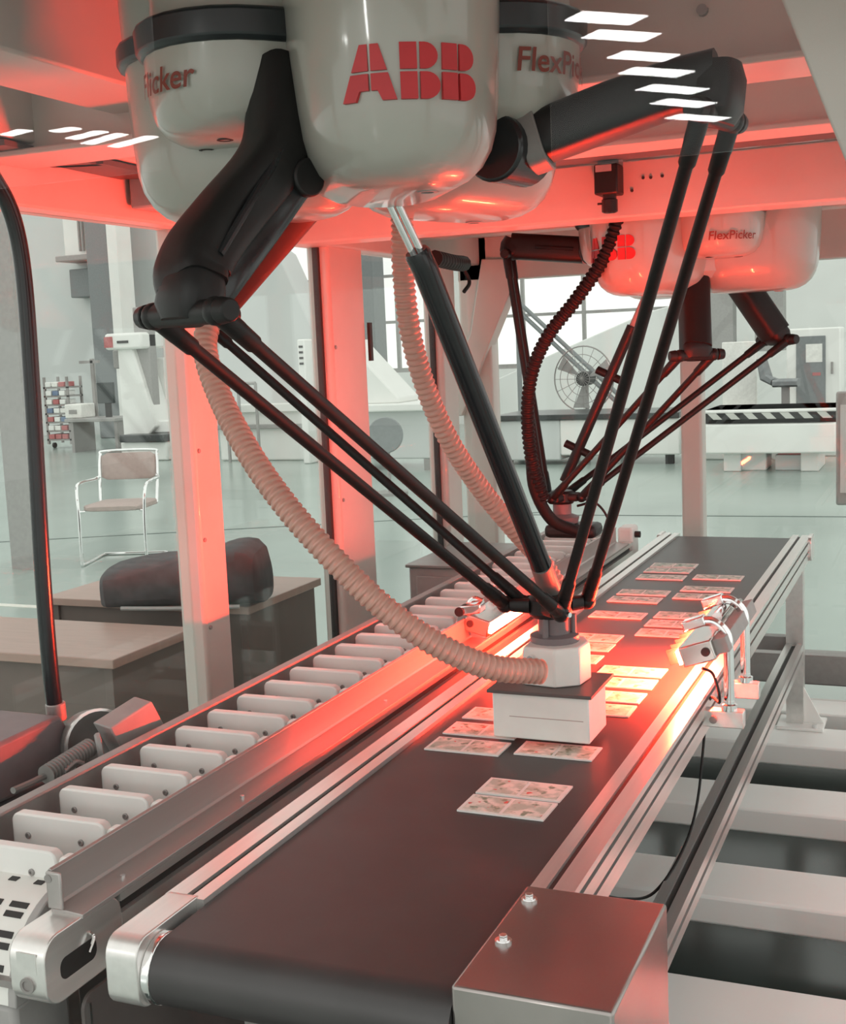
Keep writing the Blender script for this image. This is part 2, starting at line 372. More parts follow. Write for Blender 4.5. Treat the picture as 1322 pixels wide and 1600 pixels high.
# ------------------------------------------------------------------ right-hand belt conveyor
YN, YF, RB = 1.265, 4.60, 0.045
conv = thing('belt_conveyor', 'flat black belt conveyor with aluminium side rails carrying the printed cards', 'conveyor', (0, 1.3, 0))
prof = []
for k in range(13):
    a = math.radians(90 + 180 * k / 12); prof.append((YN + RB * math.cos(a), 0.805 + RB * math.sin(a)))
for k in range(13):
    a = math.radians(-90 + 180 * k / 12); prof.append((YF + RB * math.cos(a), 0.805 + RB * math.sin(a)))
MB().prism(prof, 'x', -0.203, 0.203).build('belt', 'belt', conv, ang=25)
def rail_profile(x0, x1, z0, z1, tops, sides, dep=0.007):
    # outline in x-z, grooves in the top face at tops and in the x1 face at sides
    p = [(x0, z0), (x1, z0)]
    for (a, b) in sorted(sides): p += [(x1, a), (x1 - dep, a), (x1 - dep, b), (x1, b)]
    p.append((x1, z1))
    for (a, b) in sorted(tops, reverse=True): p += [(b, z1), (b, z1 - dep), (a, z1 - dep), (a, z1)]
    p.append((x0, z1)); return p
def mirror(poly, x): return [(2 * x - a, b) for a, b in poly][::-1]
rp = rail_profile(0.204, 0.266, 0.775, 0.858, [(0.226, 0.236)], [(0.806, 0.814), (0.838, 0.847)])
r = MB().prism(rp, 'y', 1.30, 4.63).build('side_rail', 'alu', conv)
MB().box(0.2262, 0.2358, 1.31, 4.62, 0.8512, 0.8522).build('groove', 'slot', r)
MB().box(0.2592, 0.2602, 1.31, 4.62, 0.8062, 0.8138).build('groove', 'slot', r); MB().box(0.2592, 0.2602, 1.31, 4.62, 0.8382, 0.8468).build('groove', 'slot', r)
rl = MB().prism(mirror(rp, 0), 'y', 1.355, 4.63).build('side_rail', 'alu', conv)
MB().box(-0.2358, -0.2262, 1.37, 4.62, 0.8512, 0.8522).build('groove', 'slot', rl)
br = MB().prism(rounded_rect(1.215, 1.38, 0.765, 0.860, 0.026), 'x', -0.264, -0.216).build('end_bracket', 'alu', conv, 0.002)
MB().cyl((-0.216, YN, 0.805), (-0.2035, YN, 0.805), 0.0465, n=32).build('roller_flange', 'chrome', conv, 0.002)
MB().cyl((-0.2, YN, 0.805), (0.2, YN, 0.805), 0.042, n=24).build('roller', 'alu', conv); MB().cyl((-0.2, YF, 0.805), (0.2, YF, 0.805), 0.042, n=24).build('roller', 'alu', conv)
MB().prism(rounded_rect(4.55, 4.66, 0.775, 0.862, 0.02), 'x', 0.262, 0.276).build('end_bracket', 'alu', conv, 0.001)
MB().prism(rounded_rect(4.55, 4.66, 0.775, 0.862, 0.02), 'x', -0.276, -0.262).build('end_bracket', 'alu', conv, 0.001)
cov = MB().box(0.204, 0.393, 1.232, 1.513, 0.62, 0.866).build('drive_cover', 'steel_cover', conv, 0.004)
for (x, y) in ((0.222, 1.468), (0.227, 1.350)):
    bo = MB().cyl((x, y, 0.866), (x, y, 0.869), 0.0105, n=20).cyl((x, y, 0.869), (x, y, 0.8705), 0.0085, n=20).build('washer', 'chrome', cov)
    MB().cyl((x, y, 0.8705), (x, y, 0.8755), 0.0055, n=6).build('bolt', 'chrome', cov, 0.0006)
lowp = rail_profile(0.200, 0.258, 0.44, 0.50, [(0.222, 0.236)], [(0.464, 0.476)])
lr = MB().prism(lowp, 'y', 1.3, 4.44).build('lower_rail', 'alu', conv)
MB().box(0.2222, 0.2358, 1.31, 4.43, 0.4932, 0.4942).build('groove', 'slot', lr); MB().box(0.2512, 0.2522, 1.31, 4.43, 0.4642, 0.4758).build('groove', 'slot', lr)
MB().box(-0.258, -0.2, 1.3, 4.44, 0.44, 0.50).build('lower_rail', 'alu', conv, 0.003)
for (x0, y0) in ((0.200, 4.44), (-0.258, 4.44), (0.2, 1.52), (-0.258, 1.52)):
    lp = rail_profile(0, 0.058, 0, 0.058, [(0.024, 0.034)], [(0.024, 0.034)])
    leg = MB().prism([(x0 + a, y0 + b) for a, b in lp], 'z', 0.212, 0.775).build('leg', 'alu', conv)
    MB().box(x0 - 0.03, x0 + 0.13, y0 - 0.05, y0 + 0.10, 0.20, 0.212).build('foot_plate', 'machine_white', leg, 0.003)
    MB().prism([(x0 + 0.058, 0.212), (x0 + 0.125, 0.212), (x0 + 0.105, 0.25), (x0 + 0.058, 0.34)], 'y', y0 + 0.02, y0 + 0.028).build('gusset', 'machine_white', leg, 0.001)
    for yy in (-0.035, 0.085): MB().cyl((x0 + 0.1, y0 + yy, 0.212), (x0 + 0.1, y0 + yy, 0.224), 0.008, n=6).build('bolt', 'chrome', leg)
MB().box(-0.335, -0.205, 1.4, 4.5, 0.728, 0.734).build('light_leak_strip', 'lid_dark', conv)  # strip added to stop red lamp light leaking down between the conveyors
MB().box(-0.2, 0.2, 4.45, 4.50, 0.47, 0.52).build('cross_member', 'alu_dark', conv, 0.003)

# ------------------------------------------------------------------ left-hand paddle conveyor
pc = thing('paddle_conveyor', 'steel sided conveyor with a row of upright white plastic paddles', 'conveyor', (-0.5, 1.3, 0))
Y0, Y1 = 1.215, 4.46
sp = MB().prism([(-0.642, 0.70), (-0.632, 0.70), (-0.632, 0.895), (-0.620, 0.898), (-0.620, 0.903), (-0.642, 0.903)], 'y', Y0, Y1).build('side_plate', 'alu_dark', pc, 0.001)
MB().box(-0.632, -0.40, Y0, Y1, 0.765, 0.775).build('bed', 'alu_dark', pc)
fp = rail_profile(-0.400, -0.345, 0.735, 0.848, [], [(0.745, 0.79), (0.817, 0.834)], 0.010)
fr = MB().prism(fp, 'y', 1.36, Y1).build('side_rail', 'alu', pc)
MB().box(-0.3562, -0.3545, 1.37, Y1 - 0.01, 0.8172, 0.8338).build('groove', 'slot', fr); MB().box(-0.3562, -0.3545, 1.37, Y1 - 0.01, 0.7452, 0.7898).build('groove', 'slot', fr)
eb = MB().prism(rounded_rect(1.195, 1.36, 0.755, 0.850, 0.03), 'x', -0.402, -0.345).build('end_bracket', 'alu', pc, 0.002)
MB().prism(rounded_rect(1.225, 1.30, 0.782, 0.812, 0.012), 'x', -0.3455, -0.3445).build('slot_window', 'slot', eb)
MB().lathe((-0.374, 1.195, 0.788), (0, -1, 0), [(0.011, 0.0), (0.011, 0.003), (0.007, 0.003), (0.007, 0.001), (0.0, 0.001)], 20).build('hex_screw', 'alu_dark', eb)
MB().box(-0.389, -0.358, 1.1945, 1.196, 0.805, 0.832).build('name_plate', 'alu', eb)
MB().tube(catmull([(-0.344, 1.288, 0.822), (-0.338, 1.288, 0.815), (-0.338, 1.276, 0.80)], 5), 0.0025, 6).build('latch_wire', 'chrome', eb)
gp = [(-0.343, 0.846), (-0.343, 0.853), (-0.388, 0.856), (-0.391, 0.860), (-0.391, 0.904), (-0.389, 0.909), (-0.393, 0.912), (-0.397, 0.908), (-0.3955, 0.850), (-0.3955, 0.849)]
gd = MB().prism(gp[::-1], 'y', 1.275, 4.40).build('guard_plate', 'steel_brushed', pc, 0.0008)
MB().box(-0.397, -0.372, 1.270, 1.2755, 0.856, 0.909).build('end_flange', 'steel_brushed', gd, 0.004)
MB().cyl((-0.392, 1.269, 0.899), (-0.392, 1.276, 0.899), 0.006, n=14).build('screw', 'alu_dark', gd)
for y in (1.39, 1.72, 2.3, 2.9): MB().cyl((-0.362, y, 0.8535), (-0.362, y, 0.858), 0.004, n=10).build('screw', 'chrome', gd)
MB().box(-0.402, -0.345, 4.46, 4.56, 0.74, 0.90).build('end_bracket', 'machine_white', pc, 0.01)
MB().cyl((-0.345, 4.50, 0.87), (-0.325, 4.50, 0.87), 0.012, n=12).build('knob', 'slot', pc)
for x in (-0.64, -0.40):
    for y in (1.5, 4.2): MB().box(x, x + 0.05, y, y + 0.05, 0.2, 0.735).build('leg', 'alu', pc, 0.003)
# paddles: one mesh shared by all
pad = MB()
outline = rounded_rect(-0.615, -0.440, 0.776, 0.900, 0.014)
pad.prism([(x, z) for x, z in outline], 'y', 0.0, 0.020)
pad.prism(rounded_rect(-0.442, -0.408, 0.776, 0.892, 0.010), 'y', 0.006, 0.026)
pmesh = pad.mesh('paddle', 'paddle')
smesh = MB().lathe((0, 0, 0), (0, -1, 0), [(0.0052, 0), (0.0052, 0.002), (0.004, 0.003), (0.002, 0.003), (0.002, 0.0015), (0, 0.0015)], 12).mesh('screw', 'alu_dark')
for k in range(1, 29):
    p = bpy.data.objects.new('paddle', pmesh); C.objects.link(p); attach(p, pc); p.location = (0, 1.232 + 0.1113 * k, 0)
    bv = p.modifiers.new('edge', 'BEVEL'); bv.width = 0.003; bv.segments = 2; bv.limit_method = 'ANGLE'
    for x in (-0.584, -0.484):
        s = bpy.data.objects.new('screw', smesh); C.objects.link(s); s.parent = p; s.location = (x, 0, 0.866)
# slotted end guard below the first paddle, dark skirt between the conveyors
eg = thing('slotted_end_cover', 'white slotted plastic end cover below the paddles at the near end', 'cover', (-0.5, 1.15, 0.6))
arcp = lambda r, a: (1.345 + r * math.cos(math.radians(a)), 0.735 + r * math.sin(math.radians(a)))
cs = [arcp(0.125, 90 + 9 * k) for k in range(11)] + [arcp(0.105, 180 - 9 * k) for k in range(11)]
MB().prism(cs, 'x', -0.62, -0.425).build('shell', 'tool_white', eg, 0.001)
MB().prism([arcp(0.128, 90 + 9 * k) for k in range(11)] + [arcp(0.100, 180 - 9 * k) for k in range(11)], 'x', -0.432, -0.418).build('end_strap', 'grey_mid', eg, 0.002)
for i in range(4):
    for (a, hl) in ((97, 0.005), (118, 0.012), (138, 0.012), (158, 0.012)):
        yy, zz = arcp(0.1248, a); d = V(0, math.cos(math.radians(a)), math.sin(math.radians(a))); up = V(0, -d.z, d.y)
        MB().obox(V(-0.595 + i * 0.045, yy, zz), (0.007 if a < 100 else 0.015, 0, 0), up * (hl if a < 100 else 0.0045), d * 0.0012).build('slot', 'slot', eg)
        if a > 100: 
            yy, zz = arcp(0.1248, a + 7); d = V(0, math.cos(math.radians(a + 7)), math.sin(math.radians(a + 7))); up = V(0, -d.z, d.y)
            MB().obox(V(-0.595 + i * 0.045, yy, zz), (0.015, 0, 0), up * 0.0045, d * 0.0012).build('slot', 'slot', eg)
MB().box(-0.62, -0.43, 1.225, 1.34, 0.2, 0.733).build('housing', 'grey_mid', eg, 0.01)
sk = thing('skirt_panel', 'dark sheet metal skirt panel between the two conveyors', 'panel', (-0.3, 1.3, 0.2))
MB().prism(rounded_rect(1.255, 3.0, 0.2, 0.745, 0.02), 'x', -0.343, -0.337).build('sheet', 'lid_dark', sk, 0.001)
MB().box(-0.339, -0.333, 1.262, 1.266, 0.5, 0.735).build('edge_strip', 'chrome', sk)

# ------------------------------------------------------------------ printed cards on the belt
cardm = []
cb = MB(); cb.box(0, 0.145, 0, 0.078, 0, 0.0032); 
for k in range(4):
    b = MB().box(0, 0.145, 0, 0.074, 0, 0.003); cardm.append(b.mesh('card', 'paper'))
pr = [MB().box(0.006 + 0.069 * j, 0.069 + 0.069 * j, 0.006, 0.068, 0.003, 0.0034) for j in range(2)]
prm = [[pr[j].mesh('print', 'card_print_%d' % k) for j in range(2)] for k in range(4)]
LX, RX = -0.167, 0.003
CARDS = [(RX, 1.772, 'pale printed card nearest the steel drive cover'), (RX, 1.855, 'pale printed card directly behind the one nearest the drive cover'),
 (LX, 2.042, 'printed card peeking out left of the gripper box, lowest of three'), (RX, 2.060, 'printed card half under the front of the white gripper box'),
 (LX, 2.139, 'printed card left of the gripper box, middle of three'), (LX, 2.243, 'printed card left of the gripper box, topmost of three'),
 (RX, 2.330, 'red-lit card just right of the gripper box'), (RX, 2.425, 'glowing card second beyond the gripper box on the right'),
 (RX, 2.530, 'brightest yellow card third beyond the gripper box'), (RX, 2.628, 'yellow glowing card in front of the angled red lamp'),
 (LX, 2.715, 'yellow lit card beside the gripper housing, lowest of three'), (LX, 2.830, 'lit card beside the gripper housing, middle of three'), (LX, 2.923, 'lit card beside the gripper housing, topmost of three'),
 (RX, 3.004, 'pinkish card behind the angled red lamp, lowest of three'), (RX, 3.112, 'pinkish card behind the angled red lamp, middle of three'), (RX, 3.213, 'pinkish card behind the angled red lamp, topmost of three'),
 (LX, 3.188, 'single pale card on the far row nearest the gripper'), (LX, 3.393, 'pale card, lower of the pair mid belt on the paddle side'), (LX, 3.494, 'pale card, upper of the pair mid belt on the paddle side'),
 (RX, 3.466, 'pale card, lower of the pair on the open side of the belt'), (RX, 3.575, 'pale card, upper of the pair on the open side of the belt'),
 (LX, 3.736, 'far pale card, lowest of the last three on the belt'), (LX, 3.852, 'far pale card, middle of the last three on the belt'), (LX, 3.942, 'farthest pale card at the end of the belt'),
 (RX, 3.762, 'lone far pale card on the open side of the belt')]
for i, (x, y, lab) in enumerate(CARDS):
    k = i % 4
    o = bpy.data.objects.new('printed_card', cardm[k]); C.objects.link(o)
    o.location = (x + random.uniform(-.002, .002), y, 0.8505); o.rotation_euler.z = math.radians(random.uniform(-1.2, 0.8))
    tag(o, lab, 'card', 'printed cards lying on the belt')
    for j in range(2):
        s = bpy.data.objects.new('print', prm[k][j]); C.objects.link(s); s.parent = o

# ------------------------------------------------------------------ red line lamps
def line_lamp(label, p0, p1, face, lens, lh):
    # p0,p1: ends of the lens line; face: direction the lens looks
    p0 = V(p0); p1 = V(p1); f = V(face).normalized(); t = (p1 - p0).normalized(); u = t.cross(f).normalized()
    if u.z < 0: u = -u
    root = thing('red_line_lamp', label, 'lamp', tuple((p0 + p1) / 2))
    mid = (p0 + p1) / 2; h = (p1 - p0).length / 2
    MB().obox(mid - f * 0.042, t * h, u * 0.021, f * 0.034).build('housing', 'steel', root, 0.003)
    MB().obox(mid - f * 0.088, t * (h * 0.9), u * 0.016, f * 0.014).build('heat_sink', 'grey_mid', root, 0.002)
    MB().cyl(mid - f * 0.06 + u * 0.03 - t * h * 0.1, mid - f * 0.06 + u * 0.03 + t * h * 0.55, 0.011, n=14).build('clamp_rod', 'chrome', root)
    MB().obox(mid - f * 0.004, t * (h * 0.97), u * lh, f * 0.004).build('lens', lens, root)
    MB().cyl(p0 - f * 0.06 - t * 0.0005, p0 - f * 0.06 - t * 0.003, 0.009, n=14).build('end_hole', 'slot', root)
    if lens == 'lens_red':
        for i in range(9): MB().obox(mid + f * 0.014 + t * h * (-0.8 + 0.22 * i), t * 0.001, u * 0.016, f * 0.014).build('added_light_baffle', 'slot', root)  # baffles added to keep the red light off the far robot
    return root, f, t, u
lamp, f, t, u = line_lamp('red line lamp on two chrome stands clamped to the rail, tilted at the belt', (0.222, 2.44, 0.945), (0.222, 2.86, 0.945), (-0.93, 0, -0.30), 'lens_red', 0.014)
for (y, xo) in ((2.50, 0.315), (2.72, 0.315)):
    st = MB().tube(catmull([(xo, y, 0.83), (xo, y, 0.93), (xo - 0.004, y, 0.985), (xo - 0.028, y, 1.01), (xo - 0.05, y, 1.012)], 6), 0.0105, 12).build('stand', 'chrome', lamp)
    MB().lathe((xo, y, 0.83), (0, 0, 1), [(0.016, 0), (0.016, 0.012), (0.011, 0.014), (0.011, 0.02)], 14).build('collar', 'chrome', st)
    MB().box(xo - 0.055, xo + 0.03, y - 0.014, y + 0.014, 0.795, 0.83).build('rail_clamp', 'alu', lamp, 0.002)
    MB().obox((xo - 0.068, y, 1.008), (0.022, 0, 0.008), (0, 0.016, 0), (-0.003, 0, 0.010)).build('lamp_clamp', 'chrome', lamp, 0.003)
    MB().cyl((xo - 0.03, y - 0.016, 0.812), (xo - 0.03, y - 0.020, 0.812), 0.008, n=12).build('screw', 'alu_dark', lamp)
MB().tube(catmull([(0.272, 2.44, 0.93), (0.292, 2.45, 0.915), (0.304, 2.45, 0.86), (0.260, 2.567, 0.819), (0.246, 2.511, 0.628), (0.227, 2.437, 0.544), (0.185, 2.356, 0.484), (0.142, 2.284, 0.497), (0.097, 2.236, 0.523)], 8), 0.0030, 8).build('cable', 'black', lamp)
lamp2, f, t, u = line_lamp('red glowing line lamp behind the gripper on the paddle conveyor side', (-0.318, 2.84, 0.885), (-0.318, 3.16, 0.885), (0.90, -0.1, -0.22), 'lens_red_dim', 0.009)
for y in (2.9, 3.08):
    st = MB().tube(catmull([(-0.375, y, 0.853), (-0.40, y, 0.92), (-0.385, y, 0.95), (-0.36, y, 0.945)], 5), 0.008, 10).build('stand', 'chrome', lamp2)
    MB().box(-0.40, -0.347, y - 0.014, y + 0.014, 0.853, 0.872).build('rail_clamp', 'alu', lamp2, 0.002)
MB().obox((-0.375, 2.86, 0.935), (0.03, 0, 0.005), (0, 0.02, 0), (0, 0, 0.012)).build('lamp_clamp', 'chrome', lamp2, 0.003)
MB().cyl((-0.40, 2.835, 0.93), (-0.40, 2.85, 0.93), 0.012, n=12).build('knob', 'black', lamp2)

# ------------------------------------------------------------------ delta robots
R0, RBK, RL, RLB = 0.248, 0.135, 0.205, 0.130
def dirv(a): return Vector((math.cos(math.radians(a)), math.sin(math.radians(a)), 0))
def stadium(B, a, R, r, z, n=12, inner=0.13):
    u = dirv(a); v = Vector((-u.y, u.x, 0)); c = Vector((B[0], B[1], z)); out = []
    for k in range(n + 1):
        t = -PI / 2 + PI * k / n; out.append(c + u * (R + r * math.cos(t)) + v * (r * math.sin(t)))
    for k in range(n + 1):
        t = PI / 2 + PI * k / n; out.append(c + u * (inner + r * math.cos(t)) + v * (r * math.sin(t)))
    return out
LOGO = []
def _A():
    xl = lambda y: 0.36 * y; xr = lambda y: 1 - 0.30 * y
    return [[(xl(.53), .53), (.5, .53), (.5, 1), (.36, 1)], [(.55, .53), (xr(.53), .53), (.70, 1), (.55, 1)],
            [(0, 0), (.25, 0), (.33, .18), (.5, .18), (.5, .48), (xl(.48), .48)], [(.55, .18), (.66, .18), (.74, 0), (1, 0), (xr(.48), .48), (.55, .48)]]
def _B():
    arc = lambda cx, cy, r: [(cx + r * math.cos(math.radians(t)), cy + r * math.sin(math.radians(t))) for t in range(-90, 91, 15)]
    return [[(0, .53), (.29, .53), (.29, 1), (0, 1)], [(.34, .53)] + arc(.42, .765, .235) + [(.34, 1)],
            [(0, 0), (.29, 0), (.29, .48), (0, .48)], [(.34, 0)] + arc(.45, .24, .24) + [(.34, .48)]]
for (ox, sx, L) in ((0, 0.92, _A()), (0.98, 0.95, _B()), (1.68, 0.95, _B())):
    LOGO.append([[(ox + x * sx - 1.17, y - 0.5) for x, y in poly] for poly in L])

def robot(name, label, B, base_angle, arms, T, zo, logo_ang, lobe_text, lobe_off=(0, 0, 0)):
    # bucket covers at base_angle + 0/120/240, side lobes half-way between them
    root = thing(name, label, 'robot', (B[0], B[1], 2.28 + zo))
    P = lambda nm, b, m, par=None, bevel=0.0: b.build(nm, m, par or root, bevel)
    tops = {}
    for k in range(3):
        a = base_angle + 120 * k
        prof = [(2.28, -0.012), (1.98, -0.002), (1.91, 0.002), (1.872, 0.006), (1.847, 0.013), (1.825, 0.026), (1.810, 0.043), (1.801, 0.062), (1.796, 0.085)]
        cov = P('motor_cover', MB().loft([stadium(B, a, R0, RBK - d, z + zo) for z, d in prof]), 'robot_white')
        tops[k] = cov
        if k: P('band', MB().loft([stadium(B, a, R0, RBK + 0.016, z + zo) for z in (2.035, 2.07)]), 'band', cov, 0.006)
        u = dirv(a); c = Vector((B[0], B[1], 1.796 + zo)) + u * (R0 + 0.015) + Vector((-u.y, u.x, 0)) * 0.03
        P('screw_plug', MB().lathe(c, (0, 0, -1), [(0.014, -0.002), (0.014, 0.0015), (0.009, 0.002), (0.009, 0), (0, 0)], 16), 'grey_mid', cov)
    for k in range(3):
        a = base_angle - 60 + 120 * k + lobe_off[k]
        prof = [(2.03, 0.0), (1.98, 0.002), (1.945, 0.006), (1.92, 0.014), (1.905, 0.027), (1.896, 0.045), (1.892, 0.065)]
        lob = P('side_cover', MB().loft([stadium(B, a, RL, RLB - d, z + zo) for z, d in prof]), 'robot_white')
        P('band', MB().loft([stadium(B, a, RL, RLB + d, z + zo) for z, d in ((2.012, 0.003), (2.019, 0.010), (2.052, 0.012), (2.057, 0.006))]), 'band', lob, 0.002)
        P('upper_cover', MB().loft([stadium(B, a, RL - 0.01, RLB - 0.004, z + zo) for z in (2.057, 2.28)]), 'robot_white')
        u = dirv(a); v = Vector((-u.y, u.x, 0))
        for s in (-1, 1):
            c = Vector((B[0], B[1], 1.8925 + zo)) + u * (RL + 0.035) + v * 0.045 * s
            P('screw_plug', MB().lathe(c, (0, 0, -1), [(0.012, -0.002), (0.012, 0.001), (0.008, 0.0015), (0.008, 0), (0, 0)], 14), 'slot', lob)
        # lettering wrapped round the lobe
        if k in lobe_text:
            s, phi, zt, sz = lobe_text[k]
            me = text_mesh(s, sz); cc = Vector((B[0], B[1], 0)) + u * RL
            for vt in me.vertices:
                ph = math.radians(phi) + vt.co.x / RLB
                q = cc + Vector((math.cos(ph), math.sin(ph), 0)) * (RLB + 0.0012); q.z = zt + zo + vt.co.y; vt.co = q
            me.materials.clear(); me.materials.append(MATS['text_red'])
            o = bpy.data.objects.new('lettering', me); C.objects.link(o); attach(o, lob)
    P('hub', MB().lathe((B[0], B[1], 1.84 + zo), (0, 0, 1), [(0.0, 0), (0.13, 0.0), (0.15, 0.02), (0.155, 0.42)], 28), 'robot_white')
    P('mounting_plate', MB().lathe((B[0], B[1], 2.27 + zo), (0, 0, 1), [(0.34, 0), (0.34, 0.03 - min(0, zo))], 32), 'frame')
    # logo on the front bucket: each letter of four pieces
    h = 0.068; u = dirv(base_angle); cc = Vector((B[0], B[1], 0)) + u * R0
    for L in LOGO:
        b = MB()
        for poly in L:
            # cut in narrow columns so that the letter follows the curve
            pts_o, pts_i = [], []
            fine = []
            for i in range(len(poly)):
                (xa, ya), (xb, yb) = poly[i], poly[(i + 1) % len(poly)]
                n = max(1, int(abs(xb - xa) / 0.12))
                fine += [(xa + (xb - xa) * t / n, ya + (yb - ya) * t / n) for t in range(n)]
            for (x, y) in fine:
                ph = math.radians(logo_ang) + x * h * 1.14 / RBK
                d = Vector((math.cos(ph), math.sin(ph), 0)); z = 1.928 + zo + y * h
                pts_o.append(cc + d * (RBK + 0.0022) + Vector((0, 0, z))); pts_i.append(cc + d * (RBK - 0.004) + Vector((0, 0, z)))
            n = len(fine); b.add(pts_i + pts_o, [tuple(range(n, 2 * n))] + [(i, (i + 1) % n, n + (i + 1) % n, n + i) for i in range(n)])
        P('logo_letter', b, 'logo_red', tops[0])
    # moving platform
    Tv = V(T)
    plat = P('platform', MB().lathe(Tv, (0, 0, 1), [(0.0, -0.022), (0.036, -0.022), (0.042, -0.014), (0.042, 0.012), (0.034, 0.02), (0.0, 0.02)], 24), 'black')
    for arm in arms:
        S, E, ua = V(arm['S']), V(arm['E']), dirv(arm['ang']); tv = Vector((-ua.y, ua.x, 0)); w = arm.get('w', 0.062); sc = arm.get('sc', 1.0)
        d = (E - S).normalized()
        sr, sl = arm.get('drv', (0.048 * sc, 0.05 * sc))
        P('shoulder_drive', MB().cyl(S - tv * sl, S + tv * sl, sr, n=28), 'black_gloss', None, 0.005)
        pts = arm.get('path') or [S, S + d * 0.04, S + (E - S) * 0.30, S + (E - S) * 0.75, E]
        pts = [V(q) for q in pts]
        hw, hh = arm.get('hw', [0.042] * len(pts)), arm.get('hh', [0.042] * len(pts))
        fine = catmull(pts, 5); ip = lambda L: [L[min(i // 5, len(L) - 1)] + (L[min(i // 5 + 1, len(L) - 1)] - L[min(i // 5, len(L) - 1)]) * (i % 5) / 5 for i in range(len(fine))]
        body = P('upper_arm', MB().sweep(fine, ip(hw), ip(hh), tv, 20, 0.5), 'black')
        c0 = pts[0] + (pts[1] - pts[0]) * 0.55; cd = (pts[1] - pts[0]).normalized()
        if not arm.get('nocollar'): P('collar', MB().sweep([c0 - cd * 0.014, c0 + cd * 0.014], 0.045 * sc, 0.045 * sc, tv, 20, 0.55), 'grey_plastic', body, 0.002)
        # pale strip along the side of the arm
        a1, a2 = pts[-2] + (pts[1] - pts[-2]) * 0.1, pts[1] + (pts[-2] - pts[1]) * 0.15
        up = tv.cross((pts[-2] - pts[1]).normalized())
        P('side_rib', MB().cyl(a1 + tv * arm.get('hw', [0.042])[0] * 1.0, a2 + tv * arm.get('hw', [0.042])[0] * 1.0, 0.006, n=10), 'black_gloss', body)
        if arm.get('loop'):
            P('side_loop', MB().sweep(catmull(arm['loop'], 5), 0.011, 0.020, tv, 14, 0.6), 'black_gloss', body)
            P('hub_cap', MB().cyl(V(arm['loop'][1]) - tv * 0.03, V(arm['loop'][1]) + tv * 0.022, 0.026, n=22), 'black', body, 0.003)
            P('loop_edge', MB().tube([q - tv * 0.012 + Vector((0, 0, 0.012)) for q in catmull(arm['loop'][2:-1], 5)], 0.0035, 8), 'alu', body)
        # elbow housing and cross bar
        dn = (Vector((0, 0, -1)) * 0.7 + ua * 0.3).normalized() if not arm.get('flip') else Vector((0, 0, -1))
        J = E + dn * arm.get('drop', 0.03)
        P('elbow', MB().sweep([E - dn * 0.025, E, J - dn * 0.005, J + dn * 0.012], [0.036 * sc, 0.044 * sc, 0.046 * sc, 0.034 * sc], [0.030 * sc, 0.036 * sc, 0.030 * sc, 0.018 * sc], tv, 18, 0.6), 'black', body)
        P('cross_bar', MB().cyl(J - tv * (w + 0.004), J + tv * (w + 0.004), 0.016 * sc, n=18), 'black', body, 0.002)
        for s in (-1, 1):
            e0 = J + tv * w * s
            e1 = Tv + ua * 0.05 + tv * w * s * arm.get('wt', 0.95)
            dr = (e1 - e0).normalized()
            rod = P('rod', MB().tube([e0 + dr * 0.03, e0 + dr * 0.075, e0 + dr * 0.08, e1 - dr * 0.08, e1 - dr * 0.075, e1 - dr * 0.02], [0.0135 * sc, 0.0125 * sc, 0.0098 * sc, 0.0098 * sc, 0.0122 * sc, 0.0135 * sc], 16), 'carbon')
            P('ball_joint', MB().ball(e0, 0.0185 * sc).cyl(e0, e0 + dr * 0.045, 0.014 * sc, 0.0135 * sc, 14), 'black', rod)
            P('ball_joint', MB().ball(e1, 0.0165 * sc).cyl(e1 - dr * 0.04, e1, 0.0135 * sc, 0.013 * sc, 14), 'black', rod)
            P('joint_pin', MB().cyl(e0 + tv * s * 0.012, e0 + tv * s * 0.032, 0.0175 * sc, 0.0145 * sc, 14), 'black', rod, 0.002)
            P('joint_screw', MB().cyl(e1 + tv * s * 0.010, e1 + tv * s * 0.022, 0.005, n=10), 'chrome', rod)
            # clevis ear on the platform
            P('clevis', MB().sweep([Tv + ua * 0.03 + tv * w * s * 0.3, Tv + ua * 0.045 + tv * w * s * 0.7, e1 - tv * s * 0.012], [0.014, 0.013, 0.011], [0.016, 0.013, 0.011], Vector((0, 0, 1)), 12, 0.7), 'black', plat)
    return root, plat, P

B1 = (-0.115, 1.80)
T1 = (0.035, 2.20, 1.10)
E1 = (-0.178, 1.385, 1.675); E2 = (0.422, 1.786, 1.928); E3 = (-0.510, 1.958, 1.689)
arms1 = [
 dict(ang=-114, S=(-0.134, 1.566, 1.890), E=E1, path=[(-0.151, 1.594, 1.983), (-0.139, 1.564, 1.891), (-0.143, 1.533, 1.838), (-0.169, 1.480, 1.778), (-0.182, 1.424, 1.727), (-0.184, 1.397, 1.696), E1], hw=[0.042, 0.044, 0.045, 0.045, 0.047, 0.048, 0.046], loop=[(-0.119, 1.554, 1.839), (-0.104, 1.558, 1.822), (-0.111, 1.541, 1.800), (-0.130, 1.499, 1.750), (-0.143, 1.436, 1.695), (-0.152, 1.412, 1.670), (-0.161, 1.401, 1.659)], hh=[0.034, 0.036, 0.038, 0.040, 0.040, 0.038, 0.034], drop=0.036, w=0.072, drv=(0.030, 0.030), nocollar=True),
 dict(ang=-11, S=(0.124, 1.782, 1.865), E=E2, path=[(0.127, 1.783, 1.867), (0.189, 1.790, 1.885), (0.277, 1.798, 1.909), (0.370, 1.785, 1.926), E2], hw=[0.036, 0.040, 0.042, 0.040, 0.040], hh=[0.034, 0.036, 0.037, 0.036, 0.042], drop=0.045, w=0.056, flip=True),
 dict(ang=146, S=(-0.253, 1.838, 1.845), E=E3, drop=0.03, w=0.026, sc=0.85),
]
